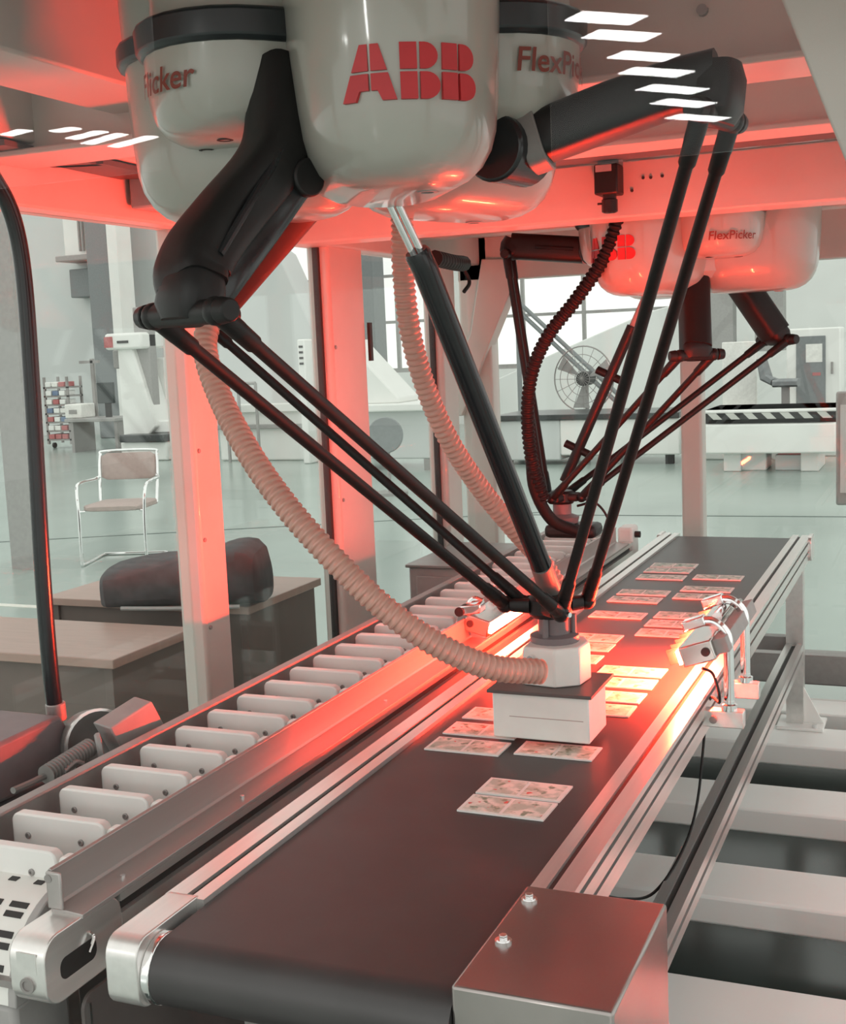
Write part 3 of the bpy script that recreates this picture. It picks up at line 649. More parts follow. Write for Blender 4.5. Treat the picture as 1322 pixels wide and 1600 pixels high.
rob1, plat1, P1 = robot('delta_robot', 'large white delta picking robot over the belt, closest, its gripper box on the cards', B1, -54, arms1, T1, 0.0, -59.5,
    {0: ('Flicker', -113, 1.955, 0.047), 1: ('FlexPicker', -15, 1.962, 0.046)}, (-17, 0, 0))
# telescopic shaft
s0, s1, s2, s3 = V((-0.062, 1.742, 1.833)), V((-0.035, 1.804, 1.724)), V((0.054, 2.094, 1.192)), V(T1) + Vector((0, 0, 0.03))
ax = (s1 - s0).normalized(); side = ax.cross(Vector((0, 1, 0))).normalized()
for k in (-1, 1): P1('shaft_rod', MB().cyl(s0 + side * 0.0065 * k, s1 + ax * 0.05 + side * 0.0065 * k, 0.0058, n=12), 'chrome')
sh = P1('telescopic_shaft', MB().tube([s1 - ax * 0.012, s1 - ax * 0.006, s1 + ax * 0.02, s2], [0.018, 0.0205, 0.0205, 0.0185], 24), 'black_gloss')
P1('shaft_sleeve', MB().tube([s2 - (s2 - s1).normalized() * 0.005, s3], [0.0195, 0.021], 20), 'grey_plastic', sh)
# hub, suction housing and gripper box
P1('hub_column', MB().lathe((0.04, 2.205, 1.03), (0, 0, 1), [(0.0, 0), (0.046, 0), (0.046, 0.012), (0.030, 0.016), (0.030, 0.05), (0.036, 0.06)], 24), 'purple_grey')
for k in range(3):
    a = math.radians(20 + 120 * k); MB().cyl((0.04 + 0.036 * math.cos(a), 2.205 + 0.036 * math.sin(a), 1.035), (0.04 + 0.036 * math.cos(a), 2.205 + 0.036 * math.sin(a), 1.08), 0.006, n=10).build('hub_pillar', 'purple_grey', rob1)
oct_ = [(-0.052, -0.052), (0.012, -0.062), (0.052, -0.035), (0.058, 0.02), (0.04, 0.058), (-0.03, 0.062), (-0.058, 0.03)]
gh = P1('suction_housing', MB().loft([[Vector((0.048 + x * s, 2.195 + y * s, z)) for x, y in oct_] for z, s in ((0.958, 1.0), (1.020, 1.0), (1.030, 0.96))]), 'tool_white', None, 0.003)
for (px, pz) in ((0.015, 1.012), (0.03, 1.004)):
    P1('screw', MB().cyl((px, 2.14 - (px - 0.0) * 0.16, pz), (px, 2.13 - (px - 0.0) * 0.16, pz), 0.0055, n=12), 'chrome', gh)
gb = P1('gripper_box', MB().box(-0.053, 0.131, 2.105, 2.225, 0.866, 0.951), 'tool_white', None, 0.003)
P1('gripper_lid', MB().box(-0.060, 0.138, 2.096, 2.262, 0.9515, 0.9575), 'lid_dark', gb, 0.001)
P1('seam_line', MB().box(-0.02, 0.12, 2.1046, 2.1052, 0.907, 0.9085), 'chair_pad', gb)
# pale corrugated hoses
P1('vacuum_hose', corrugated([(-0.508, 1.956, 1.666), (-0.503, 1.916, 1.601), (-0.455, 1.880, 1.514), (-0.374, 1.835, 1.417), (-0.297, 1.812, 1.333), (-0.221, 1.811, 1.253), (-0.142, 1.832, 1.168), (-0.063, 1.867, 1.099), (0.011, 1.924, 1.049), (0.076, 2.003, 1.024)], 0.0225, 0.012, 0.13), 'hose')
P1('vacuum_hose', corrugated([(-0.108, 1.900, 1.848), (-0.113, 1.923, 1.794), (-0.123, 1.941, 1.718), (-0.126, 1.968, 1.612), (-0.118, 2.012, 1.510), (-0.098, 2.062, 1.416), (-0.067, 2.127, 1.325), (-0.028, 2.177, 1.250), (0.010, 2.227, 1.179), (0.045, 2.253, 1.107)], 0.0190, 0.011, 0.13), 'hose')

B2 = (-0.015, 3.88)
T2 = (-0.430, 3.858, 1.091)
def r2(a, r, z): u = dirv(a); return (B2[0] + r * u.x, B2[1] + r * u.y, z)
EL = (-0.594, 3.925, 1.901); EM = (0.040, 3.673, 1.550); ER = (0.211, 4.112, 1.582)
arms2 = [
 dict(ang=188, S=(-0.332, 3.978, 1.871), E=EL, drop=0.03, w=0.042),
 dict(ang=-56, S=(0.012, 3.805, 1.786), E=EM, drop=0.02, w=0.052),
 dict(ang=52, S=(0.055, 4.082, 1.830), E=ER, drop=0.02, w=0.05),
]
rob2, plat2, P2 = robot('delta_robot', 'smaller-looking white delta robot further down the line behind the cross beam', B2, -115, arms2, T2, -0.085, -118,
    {1: ('FlexPicker', -62, 1.935, 0.034)})
q0, q1, q2 = V((-0.142, 3.874, 1.730)), V((-0.189, 3.861, 1.625)), V((-0.420, 3.858, 1.141))
P2('shaft_rod', MB().cyl(q0, q1, 0.010, n=12), 'grey_mid')
sh2 = P2('telescopic_shaft', MB().cyl(q1, q2, 0.0165, n=18), 'black')
for (px, py, d) in ((-0.260, 3.864, 1.473), (-0.369, 3.861, 1.242)):
    ax2 = (q2 - q1).normalized(); sd = ax2.cross(Vector((0, 1, 0))).normalized(); c = V(px, py, d)
    P2('clamp', MB().cyl(c - sd * 0.05, c + sd * 0.05, 0.013, n=12), 'black', sh2)
P2('tool_hub', MB().lathe(V(T2) - Vector((0, 0, 0.085)), (0, 0, 1), [(0.0, 0), (0.05, 0.0), (0.055, 0.02), (0.03, 0.03), (0.03, 0.07)], 20), 'purple_grey')
P2('suction_tool', MB().box(T2[0] - 0.05, T2[0] + 0.12, T2[1] - 0.05, T2[1] + 0.06, T2[2] - 0.13, T2[2] - 0.087), 'black', None, 0.015)
P2('cable', MB().tube(catmull([V(T2) + Vector((0.05, 0, -0.03)), V(T2) + Vector((0.11, 0, -0.02)), V(T2) + Vector((0.15, 0, -0.07)), V(T2) + Vector((0.15, 0, -0.13))], 6), 0.004, 8), 'black')
P2('air_hose', corrugated([(-0.139, 3.521, 1.934), (-0.188, 3.539, 1.823), (-0.282, 3.559, 1.706), (-0.370, 3.574, 1.611), (-0.436, 3.607, 1.503), (-0.470, 3.650, 1.366), (-0.473, 3.693, 1.214), (-0.453, 3.739, 1.098)], 0.021, 0.016, 0.2), 'hose_black')
P2('air_hose_end', MB().tube(catmull([(-0.477, 3.694, 1.234), (-0.477, 3.723, 1.130), (-0.439, 3.768, 1.028), (-0.373, 3.812, 0.986)], 6), 0.019, 12), 'hose_black')

# camera under the cross beam
ic = thing('inspection_camera', 'small black inspection camera hanging from the pink lit cross beam', 'camera', (-0.10, 3.27, 2.0))
MB().box(-0.131, -0.069, 3.22, 3.29, 1.958, 2.035).build('body', 'black', ic, 0.005)
MB().box(-0.126, -0.084, 3.219, 3.2205, 2.015, 2.032).build('label_plate', 'grey_mid', ic)
MB().lathe((-0.098, 3.25, 1.958), (0, 0, -1), [(0.018, 0), (0.018, 0.01), (0.021, 0.012), (0.021, 0.042), (0.016, 0.045), (0, 0.04)], 20).build('lens', 'black_gloss', ic)
MB().cyl((-0.118, 3.25, 1.938), (-0.130, 3.25, 1.938), 0.003, n=8).build('lock_screw', 'slot', ic)
MB().box(-0.128, -0.072, 3.25, 3.299, 2.035, 2.05).build('bracket', 'alu_dark', ic)

# ------------------------------------------------------------------ things beside the paddle conveyor
ma = thing('curved_pole_stand', 'black curved pole rising from a grey sloped pedestal beside the paddle conveyor', 'pole stand', (-0.9, 1.85, 0.0))
MB().tube(catmull([(-0.860, 1.866, 0.917), (-0.860, 1.861, 1.014), (-0.860, 1.862, 1.188), (-0.860, 1.871, 1.419), (-0.860, 1.876, 1.550), (-0.860, 1.879, 1.716), (-0.860, 1.872, 1.814), (-0.860, 1.851, 1.878), (-0.860, 1.813, 1.928)], 8), 0.0155, 16).build('pole', 'black_gloss', ma)
MB().tube([(-0.860, 1.868, 0.904), (-0.860, 1.867, 0.940)], 0.019, 16).build('pole_socket', 'alu_dark', ma, 0.003)
MB().slab([(-0.800, 1.583, 0.933), (-0.800, 1.809, 0.937), (-0.800, 1.841, 0.884), (-0.800, 1.839, 0.847), (-0.800, 1.664, 0.827), (-0.800, 1.570, 0.830)], (-0.2, 0, 0)).build('pedestal', 'purple_grey', ma, 0.008)
MB().box(-0.99, -0.86, 1.55, 1.9, 0.0, 0.80).build('column', 'purple_grey', ma, 0.006)
ex = thing('motor_drum', 'dark rounded motor drum with a light rim beside the grey pedestal', 'motor', (-0.78, 2.05, 0.0))
dc = V((-0.740, 1.837, 0.878))
MB().lathe(dc, (0.85, -0.5, 0.15), [(0.0, -0.05), (0.060, -0.05), (0.064, -0.02), (0.064, -0.004), (0.060, 0.0), (0.056, -0.004), (0.042, -0.018), (0.0, -0.026)], 32).build('drum', 'grey_plastic', ex)
MB().lathe(dc, (0.85, -0.5, 0.15), [(0.0605, -0.004), (0.0655, -0.004), (0.0655, 0.002), (0.0605, 0.002), (0.0605, -0.004)], 32, False).build('rim', 'alu', ex)
MB().obox(V((-0.700, 1.884, 0.899)), (0.012, 0.05, 0.012), (0.0, -0.022, 0.036), (0.02, 0.0, -0.004)).build('bracket_plate', 'grey_mid', ex, 0.003)
MB().box(-0.77, -0.70, 1.92, 2.04, 0.0, dc.z - 0.03).build('motor_stand', 'grey_mid', ex, 0.005)
cp = thing('ribbed_cable_plug', 'grey ribbed cable plug with a round cap beside the paddle conveyor rail', 'cable', (-0.70, 1.75, 0.85))
MB().loft([[V(q) for q in s] for s in ([(-0.720, 1.645, 0.872), (-0.720, 1.660, 0.881), (-0.740, 1.677, 0.879)], [(-0.720, 1.648, 0.872), (-0.720, 1.663, 0.881), (-0.740, 1.680, 0.879)])]).build('tail', 'grey_plastic', cp)
corrugated([(-0.715, 1.657, 0.881), (-0.715, 1.714, 0.886), (-0.715, 1.782, 0.892)], 0.0175, 0.0085, 0.22, 16).build('ribbed_sleeve', 'grey_plastic', cp)
MB().lathe(V((-0.710, 1.790, 0.889)), (0.75, 0.65, 0.1), [(0, 0), (0.022, 0), (0.025, 0.004), (0.025, 0.010), (0.012, 0.012), (0, 0.010)], 24).build('round_cap', 'grey_mid', cp)
MB().tube(catmull([(-0.700, 1.686, 0.879), (-0.700, 1.718, 0.886), (-0.700, 1.738, 0.877)], 6), 0.004, 8).build('wire', 'grey_mid', cp)
MB().tube(catmull([(-0.720, 1.579, 0.880), (-0.720, 1.626, 0.878), (-0.720, 1.659, 0.878)], 6), 0.006, 8).build('lead', 'grey_plastic', cp)
MB().box(-0.74, -0.67, 1.55, 1.86, 0.0, 0.80).build('tray', 'grey_mid', cp, 0.004)

# grey cabinet past the paddle conveyor
gc = thing('grey_cabinet', 'low grey sheet metal cabinet standing between the corner post and the paddle conveyor', 'cabinet', (-0.9, 4.3, 0))
MB().box(-1.08, -0.68, 4.08, 4.58, 0.2, 0.80).build('body', 'grey_mid', gc, 0.006)
MB().box(-1.09, -0.67, 4.07, 4.59, 0.80, 0.812).build('top', 'alu_dark', gc, 0.003)
MB().box(-1.05, -0.70, 4.074, 4.08, 0.24, 0.77).build('door', 'grey_mid', gc, 0.003)

# desks outside the glass
def desk(label, x0, x1, y0, y1, z):
    d = thing('desk', label, 'desk', ((x0 + x1) / 2, (y0 + y1) / 2, 0), 'wooden desks outside the glass')
    MB().box(x0, x1, y0, y1, z - 0.028, z).build('desktop', 'desk_top', d, 0.003)
    for x in (x0 + 0.02, x1 - 0.05): MB().box(x, x + 0.03, y0 + 0.02, y1 - 0.02, 0, z - 0.028).build('side_panel', 'desk_side', d, 0.002)
    MB().box(x0 + 0.05, x1 - 0.05, y0 + 0.03, y0 + 0.05, 0.1, z - 0.028).build('front_panel', 'desk_side', d, 0.002)
    return d
desk('pinkish wood desk with the dark cloth bag at its back edge', -2.7, -1.45, 2.82, 3.24, 0.75)
desk('brown wood desk behind the post, partly under the dark cloth bag', -2.3, -1.44, 3.55, 4.08, 0.75)
bag = thing('cloth_bag', 'dark charcoal folded cloth bag resting on the desks', 'bag', (-1.8, 3.5, 0.755))
pts = []
secs = []
L0, L1 = V((-1.904, 3.341, 0.760)), V((-1.364, 3.520, 0.760))
prof = [(0.0, 0.05), (0.01, 0.12), (0.05, 0.14), (0.2, 0.155), (0.35, 0.165), (0.5, 0.17), (0.66, 0.165), (0.74, 0.20), (0.86, 0.215), (0.97, 0.20), (1.0, 0.05)]
dirb = (L1 - L0).normalized(); nb = Vector((-dirb.y, dirb.x, 0))
for (t, h) in prof:
    c = L0 + (L1 - L0) * t; hw = 0.16 if 0.01 < t < 0.99 else 0.08; ring = []
    for k in range(18):
        a = 2 * PI * k / 18; cx, sz = math.cos(a), math.sin(a)
        wob = 1 + 0.05 * math.sin(5 * a + 9 * t) + 0.04 * math.sin(17 * t + 2 * a)
        ring.append(c + nb * (0.12 + hw * math.copysign(abs(cx) ** 0.6, cx) * wob) + Vector((0, 0, h / 2 + h / 2 * math.copysign(abs(sz) ** 0.55, sz) * (wob if sz > 0 else 1))))
    secs.append(ring)
bb = MB().loft(secs).build('bag_body', 'cloth', bag)
ss = bb.modifiers.new('soft', 'SUBSURF'); ss.levels = 1; ss.render_levels = 1
MB().tube(catmull([L0 + dirb * 0.1 + nb * -0.04 + Vector((0, 0, 0.015)), L0 + dirb * 0.3 + nb * -0.05 + Vector((0, 0, 0.012)), L0 + dirb * 0.5 + nb * -0.045 + Vector((0, 0, 0.012))], 5), 0.007, 8).build('zip_strip', 'grey_mid', bag)

# ------------------------------------------------------------------ chair
def chair():
    c0 = Vector((-5.36, 8.16, 0)); fw = Vector((0.32, -0.95, 0)).normalized(); sd = Vector((-fw.y, fw.x, 0))   # sd: to the viewer's right
    ch = thing('cantilever_chair', 'chrome tube cantilever chair with beige pad seat and back', 'chair', tuple(c0))
    W = 0.26
    q = lambda a, b, z: c0 + sd * a + fw * b + Vector((0, 0, z))
    for s in (-1, 1):
        MB().tube(catmull([q(W * s, -0.28, 0.012), q(W * s, 0.20, 0.012), q(W * s, 0.26, 0.05), q(W * s, 0.25, 0.40), q(W * s * 1.05, 0.22, 0.60), q(W * s * 1.08, 0.12, 0.645), q(W * s * 1.02, -0.18, 0.645), q(W * s * 0.9, -0.24, 0.66)], 6), 0.0125, 10).build('side_frame', 'chrome', ch)
    MB().tube([q(-W, -0.28, 0.012), q(W, -0.28, 0.012)], 0.0125, 10).build('floor_bar', 'chrome', ch)
    MB().tube(catmull([q(-W * .9, -0.2, 0.44), q(-W * .92, -0.24, 0.62), q(-W * .9, -0.28, 0.82), q(-W * .75, -0.29, 0.86), q(W * .75, -0.29, 0.86), q(W * .9, -0.28, 0.82), q(W * .92, -0.24, 0.62), q(W * .9, -0.2, 0.44)], 6), 0.0125, 10).build('back_frame', 'chrome', ch)
    MB().sweep([q(0, -0.24, 0.44), q(0, -0.22, 0.445), q(0, 0.2, 0.455), q(0, 0.24, 0.45)], [0.20, 0.235, 0.235, 0.20], [0.015, 0.03, 0.03, 0.015], sd, 20, 0.4).build('seat', 'chair_pad', ch)
    MB().sweep([q(0, -0.255, 0.63), q(0, -0.26, 0.65), q(0, -0.285, 0.82), q(0, -0.288, 0.845)], [0.18, 0.225, 0.225, 0.18], [0.01, 0.02, 0.02, 0.01], sd, 20, 0.4).build('backrest', 'chair_pad', ch)
    for s in (-1, 1): MB().tube([q(W * s, 0.24, 0.43), q(W * s * 0.85, 0.22, 0.43)], 0.011, 8).build('seat_bracket', 'chrome', ch)
chair()

# ------------------------------------------------------------------ measuring machines and benches in the hall
def B_(x0, x1, z0, z1, y0, y1): return MB().box(x0, x1, y0, y1, z0, z1)
def at_box(b, y, th): return MB().box(b[0], b[1], y, y + th, max(0.0, b[2]), b[3])
def g(name, label, cat, b, y, group=None): return thing(name, label, cat, ((b[0] + b[1]) / 2, y, 0), group)
Yg = 16.5
base = (-11.496, -10.623, -0.023, 0.310); col = (-11.572, -11.181, 0.531, 1.787); head = (-11.735, -11.025, 1.766, 2.026); top = (-11.443, -10.596, 0.300, 0.616)
cm = g('measuring_machine', 'white bridge measuring machine with a tall column behind the chair', 'machine', base, Yg)
at_box(base, Yg, 1.4).build('base', 'machine_white', cm, 0.03)
MB().box(top[0], top[1], Yg - 0.1, Yg + 1.5, top[2], top[2] + 0.12).build('granite_table', 'granite', cm, 0.02)
MB().box(top[0] + 0.2, top[1], Yg + 0.3, Yg + 1.2, top[2] + 0.12, top[3]).build('guide', 'machine_white', cm, 0.02)
MB().prism([(col[0], col[3]), (col[1] - 0.1, col[3]), (col[1] + 0.25, col[2]), (col[0] + 0.05, 0), (col[0] + 0.0, 0)][::-1], 'y', Yg + 0.2, Yg + 0.7).build('column', 'machine_white', cm, 0.03)
at_box(head, Yg + 0.1, 0.7).build('head', 'machine_white', cm, 0.04)
MB().box(head[0], head[0] + 0.16, Yg + 0.09, Yg + 0.1, head[2] + 0.04, head[3] - 0.05).build('lamp_window', 'bin_red', cm)
MB().box(head[0] + 0.25, head[1] - 0.25, Yg + 0.085, Yg + 0.1, head[2] + 0.10, head[2] + 0.14).build('groove', 'slot', cm)
MB().box(head[1] - 0.28, head[1], Yg + 0.3, Yg + 0.5, head[2] - 1.3, head[3] + 0.4).build('spindle', 'grey_mid', cm, 0.02)
MB().box(col[0] - 0.25, col[0], Yg + 0.4, Yg + 0.6, head[2] - 0.3, head[2]).build('hinge_block', 'grey_mid', cm, 0.02)
b = (-11.549, -11.029, -0.092, 1.618)
c2 = g('machine_pillar', 'tall pale machine pillar just before the red lit post', 'machine', b, 17.2)
at_box(b, 17.2, 0.6).build('pillar_body', 'machine_white', c2, 0.03); MB().box(b[0] - 0.1, b[1] + 0.1, 17.1, 17.9, 0, 0.2).build('plinth', 'machine_white', c2, 0.02)
# cart with bins
b = (-15.012, -14.448, 0.128, 1.342)
ct = g('parts_cart', 'wheeled parts cart stacked with pale bins by the grey wall', 'cart', b, 19.0)
for x in (b[0], b[1] - 0.04):
    for y in (19.0, 19.4): MB().box(x, x + 0.04, y, y + 0.04, 0.08, b[3]).build('upright', 'alu_dark', ct)
for i in range(7):
    z = 0.15 + i * (b[3] - 0.2) / 7
    MB().box(b[0], b[1], 19.0, 19.44, z, z + 0.03).build('shelf', 'alu_dark', ct)
    for j in range(3):
        x = b[0] + 0.06 + j * (b[1] - b[0] - 0.1) / 3
        MB().box(x, x + (b[1] - b[0]) / 3 - 0.06, 18.98, 19.3, z + 0.03, z + 0.12).build('bin', ('machine_white', 'bin_blue', 'machine_white', 'paper', 'bin_red')[(i * 2 + j) % 5 if i else 4], ct, 0.01)
for x in (b[0], b[1]): MB().cyl((x - 0.02, 19.2, 0.05), (x + 0.02, 19.2, 0.05), 0.05, n=12).build('wheel', 'slot', ct)
# workbench with monitor
b = (-13.779, -12.687, 0.195, 0.606)
wb = g('workbench', 'cluttered workbench with a monitor left of the measuring machine', 'bench', b, 18.0)
MB().box(b[0], b[1], 18.0, 18.8, b[3] - 0.06, b[3]).build('worktop', 'grey_mid', wb, 0.01)
for x in (b[0] + 0.05, b[1] - 0.1): MB().box(x, x + 0.06, 18.1, 18.7, 0, b[3] - 0.06).build('leg', 'alu_dark', wb)
m = (-13.256, -12.904, 0.853, 1.224)
mo = g('monitor', 'dark flat monitor on the cluttered workbench', 'monitor', m, 18.3)
mo.location.z = b[3]; WL[mo.name] = Vector(mo.location)
MB().box(m[0], m[1], 18.3, 18.36, m[2], m[3]).build('screen', 'screen', mo, 0.01); MB().box((m[0] + m[1]) / 2 - 0.05, (m[0] + m[1]) / 2 + 0.05, 18.34, 18.4, b[3], m[2] + 0.1).build('stand', 'slot', mo)
m = (-13.914, -13.546, 0.588, 0.858)
tb = g('equipment_case', 'beige equipment case on the cluttered workbench', 'case', m, 18.2)
MB().box(m[0], m[1], 18.2, 18.6, b[3], m[3]).build('shell', 'paper', tb, 0.02); MB().box(m[0] + 0.1, m[1] - 0.1, 18.19, 18.2, b[3] + 0.08, m[3] - 0.1).build('panel', 'grey_mid', tb)
m = (-13.905, -13.583, 0.568, 1.650)
rk = g('measuring_stand', 'thin dark measuring stand rising from the workbench', 'stand', m, 18.5)
MB().box(m[1] - 0.08, m[1] - 0.02, 18.7, 18.76, b[3], m[3]).build('mast', 'alu_dark', rk); MB().box(m[0], m[1] + 0.1, 18.7, 18.76, m[3] - 0.08, m[3] - 0.03).build('cross_arm', 'alu_dark', rk)
# wall cabinet with pipes
m = (-16.720, -15.889, 3.529, 4.660)
wc = g('wall_unit', 'white wall unit with vertical pipes above a small grey box', 'wall unit', m, 22.4)
MB().box(m[0], m[1], 22.1, 22.6, m[2] + 0.3, m[3] + 1).build('case', 'machine_white', wc, 0.03)
for x in (0.55, 0.65, 0.8): MB().cyl((m[0] + (m[1] - m[0]) * x, 22.05, m[2] + 0.4), (m[0] + (m[1] - m[0]) * x, 22.05, m[3] + 1), 0.03, n=8).build('pipe', 'grey_mid', wc)
MB().box(m[0] - 0.1, m[1] + 0.15, 21.9, 22.6, m[2] + 0.2, m[2] + 0.32).build('tray', 'grey_mid', wc, 0.02)
MB().box(m[0], m[0] + 0.55, 22.2, 22.6, m[2] - 0.55, m[2] + 0.05).build('small_box', 'pillar_grey', wc, 0.02)

# bay between the posts: sloped white cover, bench
sc_ = thing('sloped_machine_cover', 'large white sloped machine cover in front of the bright window', 'machine', (-7.6, 17.0, 0))
MB().slab([(-9.673, 17.000, 3.813), (-8.716, 17.000, 3.117), (-8.252, 17.000, 2.083), (-7.960, 17.000, 1.493), (-8.005, 17.000, 0.719), (-9.959, 17.000, 0.759)], (0, 0.6, 0)).build('panel', 'wall_grey', sc_, 0.02)
b = (-9.582, -7.748, -0.101, 0.788)
MB().box(b[0], b[1], 16.4, 18.0, 0, b[3]).build('base', 'machine_white', sc_, 0.03)
MB().box(b[0] - 0.05, b[1] + 0.05, 16.3, 18.0, b[3] * 0.62, b[3] * 0.7).build('ledge', 'grey_mid', sc_, 0.01)
MB().box(b[0] - 0.05, b[1] + 0.05, 16.3, 16.6, b[3] - 0.05, b[3] + 0.07).build('table_edge', 'machine_white', sc_, 0.01)
m = (-9.260, -9.046, 0.598, 1.178)
pj = thing('steel_stool_frame', 'thin steel pipe frame standing before the sloped machine cover', 'frame', (m[0], 16.1, 0))
for x in (m[0], m[1], m[1] + 0.3): MB().cyl((x, 16.15, 0), (x, 16.15, m[3]), 0.025, n=8).build('tube', 'grey_mid', pj)
MB().cyl((m[0], 16.15, m[3]), (m[1] + 0.3, 16.15, m[3]), 0.025, n=8).build('tube', 'grey_mid', pj)
m = (-7.879, -7.757, 0.663, 1.785)
gp_ = thing('white_machine_tower', 'slim white slotted tower left of the hinged post', 'machine', (m[0], 16.2, 0))
MB().box(m[0], m[1], 15.9, 16.2, 0.0, m[3]).build('tower', 'machine_white', gp_, 0.02)
for i in range(4): MB().box(m[0] + 0.03, m[1] - 0.03, 15.89, 15.9, m[3] - 0.12 - i * 0.08, m[3] - 0.09 - i * 0.08).build('slit', 'slot', gp_)

# bay past the hinged post: white wedge, bench
wg = thing('white_wedge_machine', 'white triangular machine cover on a bench past the hinged post', 'machine', (-5.5, 15.0, 0))
MB().slab([(-6.658, 15.000, 1.747), (-6.580, 15.000, 1.634), (-5.937, 15.000, 0.951), (-5.940, 15.000, 0.884), (-6.707, 15.000, 0.884)], (0, 0.7, 0)).build('wedge', 'machine_white', wg, 0.02)
b = (-6.745, -5.357, 0.122, 0.885)
MB().box(b[0], b[1], 14.8, 16.0, b[3] - 0.10, b[3]).build('benchtop', 'machine_white', wg, 0.02)
MB().box(b[0] + 0.1, b[1] - 0.1, 15.0, 15.9, 0.15, b[3] - 0.10).build('bench_body', 'wall_grey', wg, 0.02)
for x in (b[0] + 0.15, b[1] - 0.25): MB().box(x, x + 0.1, 15.0, 15.1, 0, 0.15).build('foot', 'alu_dark', wg)
dk = thing('reflection_disc', 'round grey disc standing in for a glass reflection past the hinged post', 'reflection', (-4.3, 12.4, 0))  # reflection of a fan in the glass, built as a solid disc on a stem
dd = V((-4.956, 12.400, 0.660))
MB().lathe(dd, (0.25, -0.95, 0.1), [(0, -0.02), (0.19, -0.02), (0.2, 0), (0.19, 0.02), (0, 0.02)], 28).build('disc', 'pillar_grey', dk)
MB().cyl((dd.x, dd.y + 0.06, 0.02), (dd.x, dd.y + 0.06, dd.z), 0.02, n=10).build('stem', 'alu_dark', dk); MB().cyl((dd.x, dd.y + 0.06, 0), (dd.x, dd.y + 0.06, 0.03), 0.2, n=20).build('foot', 'alu_dark', dk)

# far bay: stair parapet, handrail, fan, table
st = thing('stair_parapet', 'white sloping stair parapet below the far windows', 'stairs', (-5.5, 22.0, 0))
MB().slab([(-7.229, 22.000, 0.873), (-5.728, 22.000, 1.465), (-4.196, 22.000, 2.042), (-3.465, 22.000, 2.203), (-3.501, 22.000, -0.243), (-7.270, 22.000, -0.203)], (0, 0.3, 0)).build('parapet', 'wall_white', st, 0.02)
hr = thing('sloping_handrail', 'thin grey double handrail sloping down beside the fan', 'handrail', (-4.5, 18.6, 0))
p0, p1 = V((-5.514, 18.800, 2.256)), V((-3.881, 18.800, 0.700))
for o in (0, 0.14): MB().cyl(p0 + Vector((0, 0, -o)), p1 + Vector((0, 0, -o)), 0.035, n=8).build('rail', 'pillar_grey', hr)
MB().cyl((p1.x, p1.y, 0), p1, 0.04, n=8).build('rail_post', 'pillar_grey', hr); MB().cyl((p0.x, p0.y, 0), p0, 0.04, n=8).build('rail_post', 'pillar_grey', hr)
fn = thing('pedestal_fan', 'round industrial pedestal fan with a wire guard near the handrail', 'fan', (-4.1, 17.2, 0))
fc = V((-4.035, 17.200, 1.059)); fr_ = 0.46
ring = lambda r, dy, n=40: [fc + Vector((math.cos(2 * PI * k / n) * r, dy - 0.25 * math.cos(2 * PI * k / n) * r, math.sin(2 * PI * k / n) * r)) for k in range(n + 1)]
for r in (fr_, fr_ * 0.75, fr_ * 0.5, fr_ * 0.25): MB().tube(ring(r, -0.08 if r < fr_ else 0), 0.010 if r == fr_ else 0.005, 6).build('guard_ring', 'alu_dark', fn)
for k in range(16):
    a = 2 * PI * k / 16; e = fc + Vector((math.cos(a) * fr_, -0.25 * math.cos(a) * fr_, math.sin(a) * fr_)); MB().cyl(fc + Vector((0, -0.1, 0)), e, 0.004, n=5).build('guard_wire', 'alu_dark', fn)
for k in range(3):
    a = 2 * PI * k / 3 + 0.4; c = math.cos(a); s = math.sin(a)
    MB().slab([fc + Vector((c * 0.06, 0, s * 0.06)), fc + Vector((c * 0.4 - s * 0.12, 0.04, s * 0.4 + c * 0.12)), fc + Vector((c * 0.42 + s * 0.10, -0.03, s * 0.42 - c * 0.10))], (0, 0.01, 0)).build('blade', 'grey_mid', fn)
MB().cyl(fc + Vector((0, -0.05, 0)), fc + Vector((0, 0.3, 0)), 0.10, n=16).build('motor', 'slot', fn)
MB().cyl((fc.x, fc.y + 0.15, 0.03), (fc.x, fc.y + 0.15, fc.z), 0.03, n=10).build('pole', 'alu_dark', fn); MB().cyl((fc.x, fc.y + 0.15, 0), (fc.x, fc.y + 0.15, 0.04), 0.3, n=24).build('base', 'alu_dark', fn)
b = (-4.843, -2.382, -0.016, 0.656)
lt = g('white_inspection_table', 'long white inspection table with a dark top beyond the far robot', 'table', b, 15.6)
MB().box(b[0], b[1], 15.6, 16.8, b[3] - 0.07, b[3]).build('tabletop', 'granite', lt, 0.01); MB().box(b[0] + 0.9, b[1], 15.65, 16.7, 0.12, b[3] - 0.07).build('cabinet_body', 'machine_white', lt, 0.02)
MB().box(b[0], b[0] + 0.9, 15.65, 16.7, b[3] - 0.6, b[3] - 0.07).build('drawer', 'wall_grey', lt, 0.02)
for x in (b[0] + 0.1, b[1] - 0.2): MB().box(x, x + 0.1, 15.7, 15.8, 0, 0.15).build('foot', 'slot', lt)
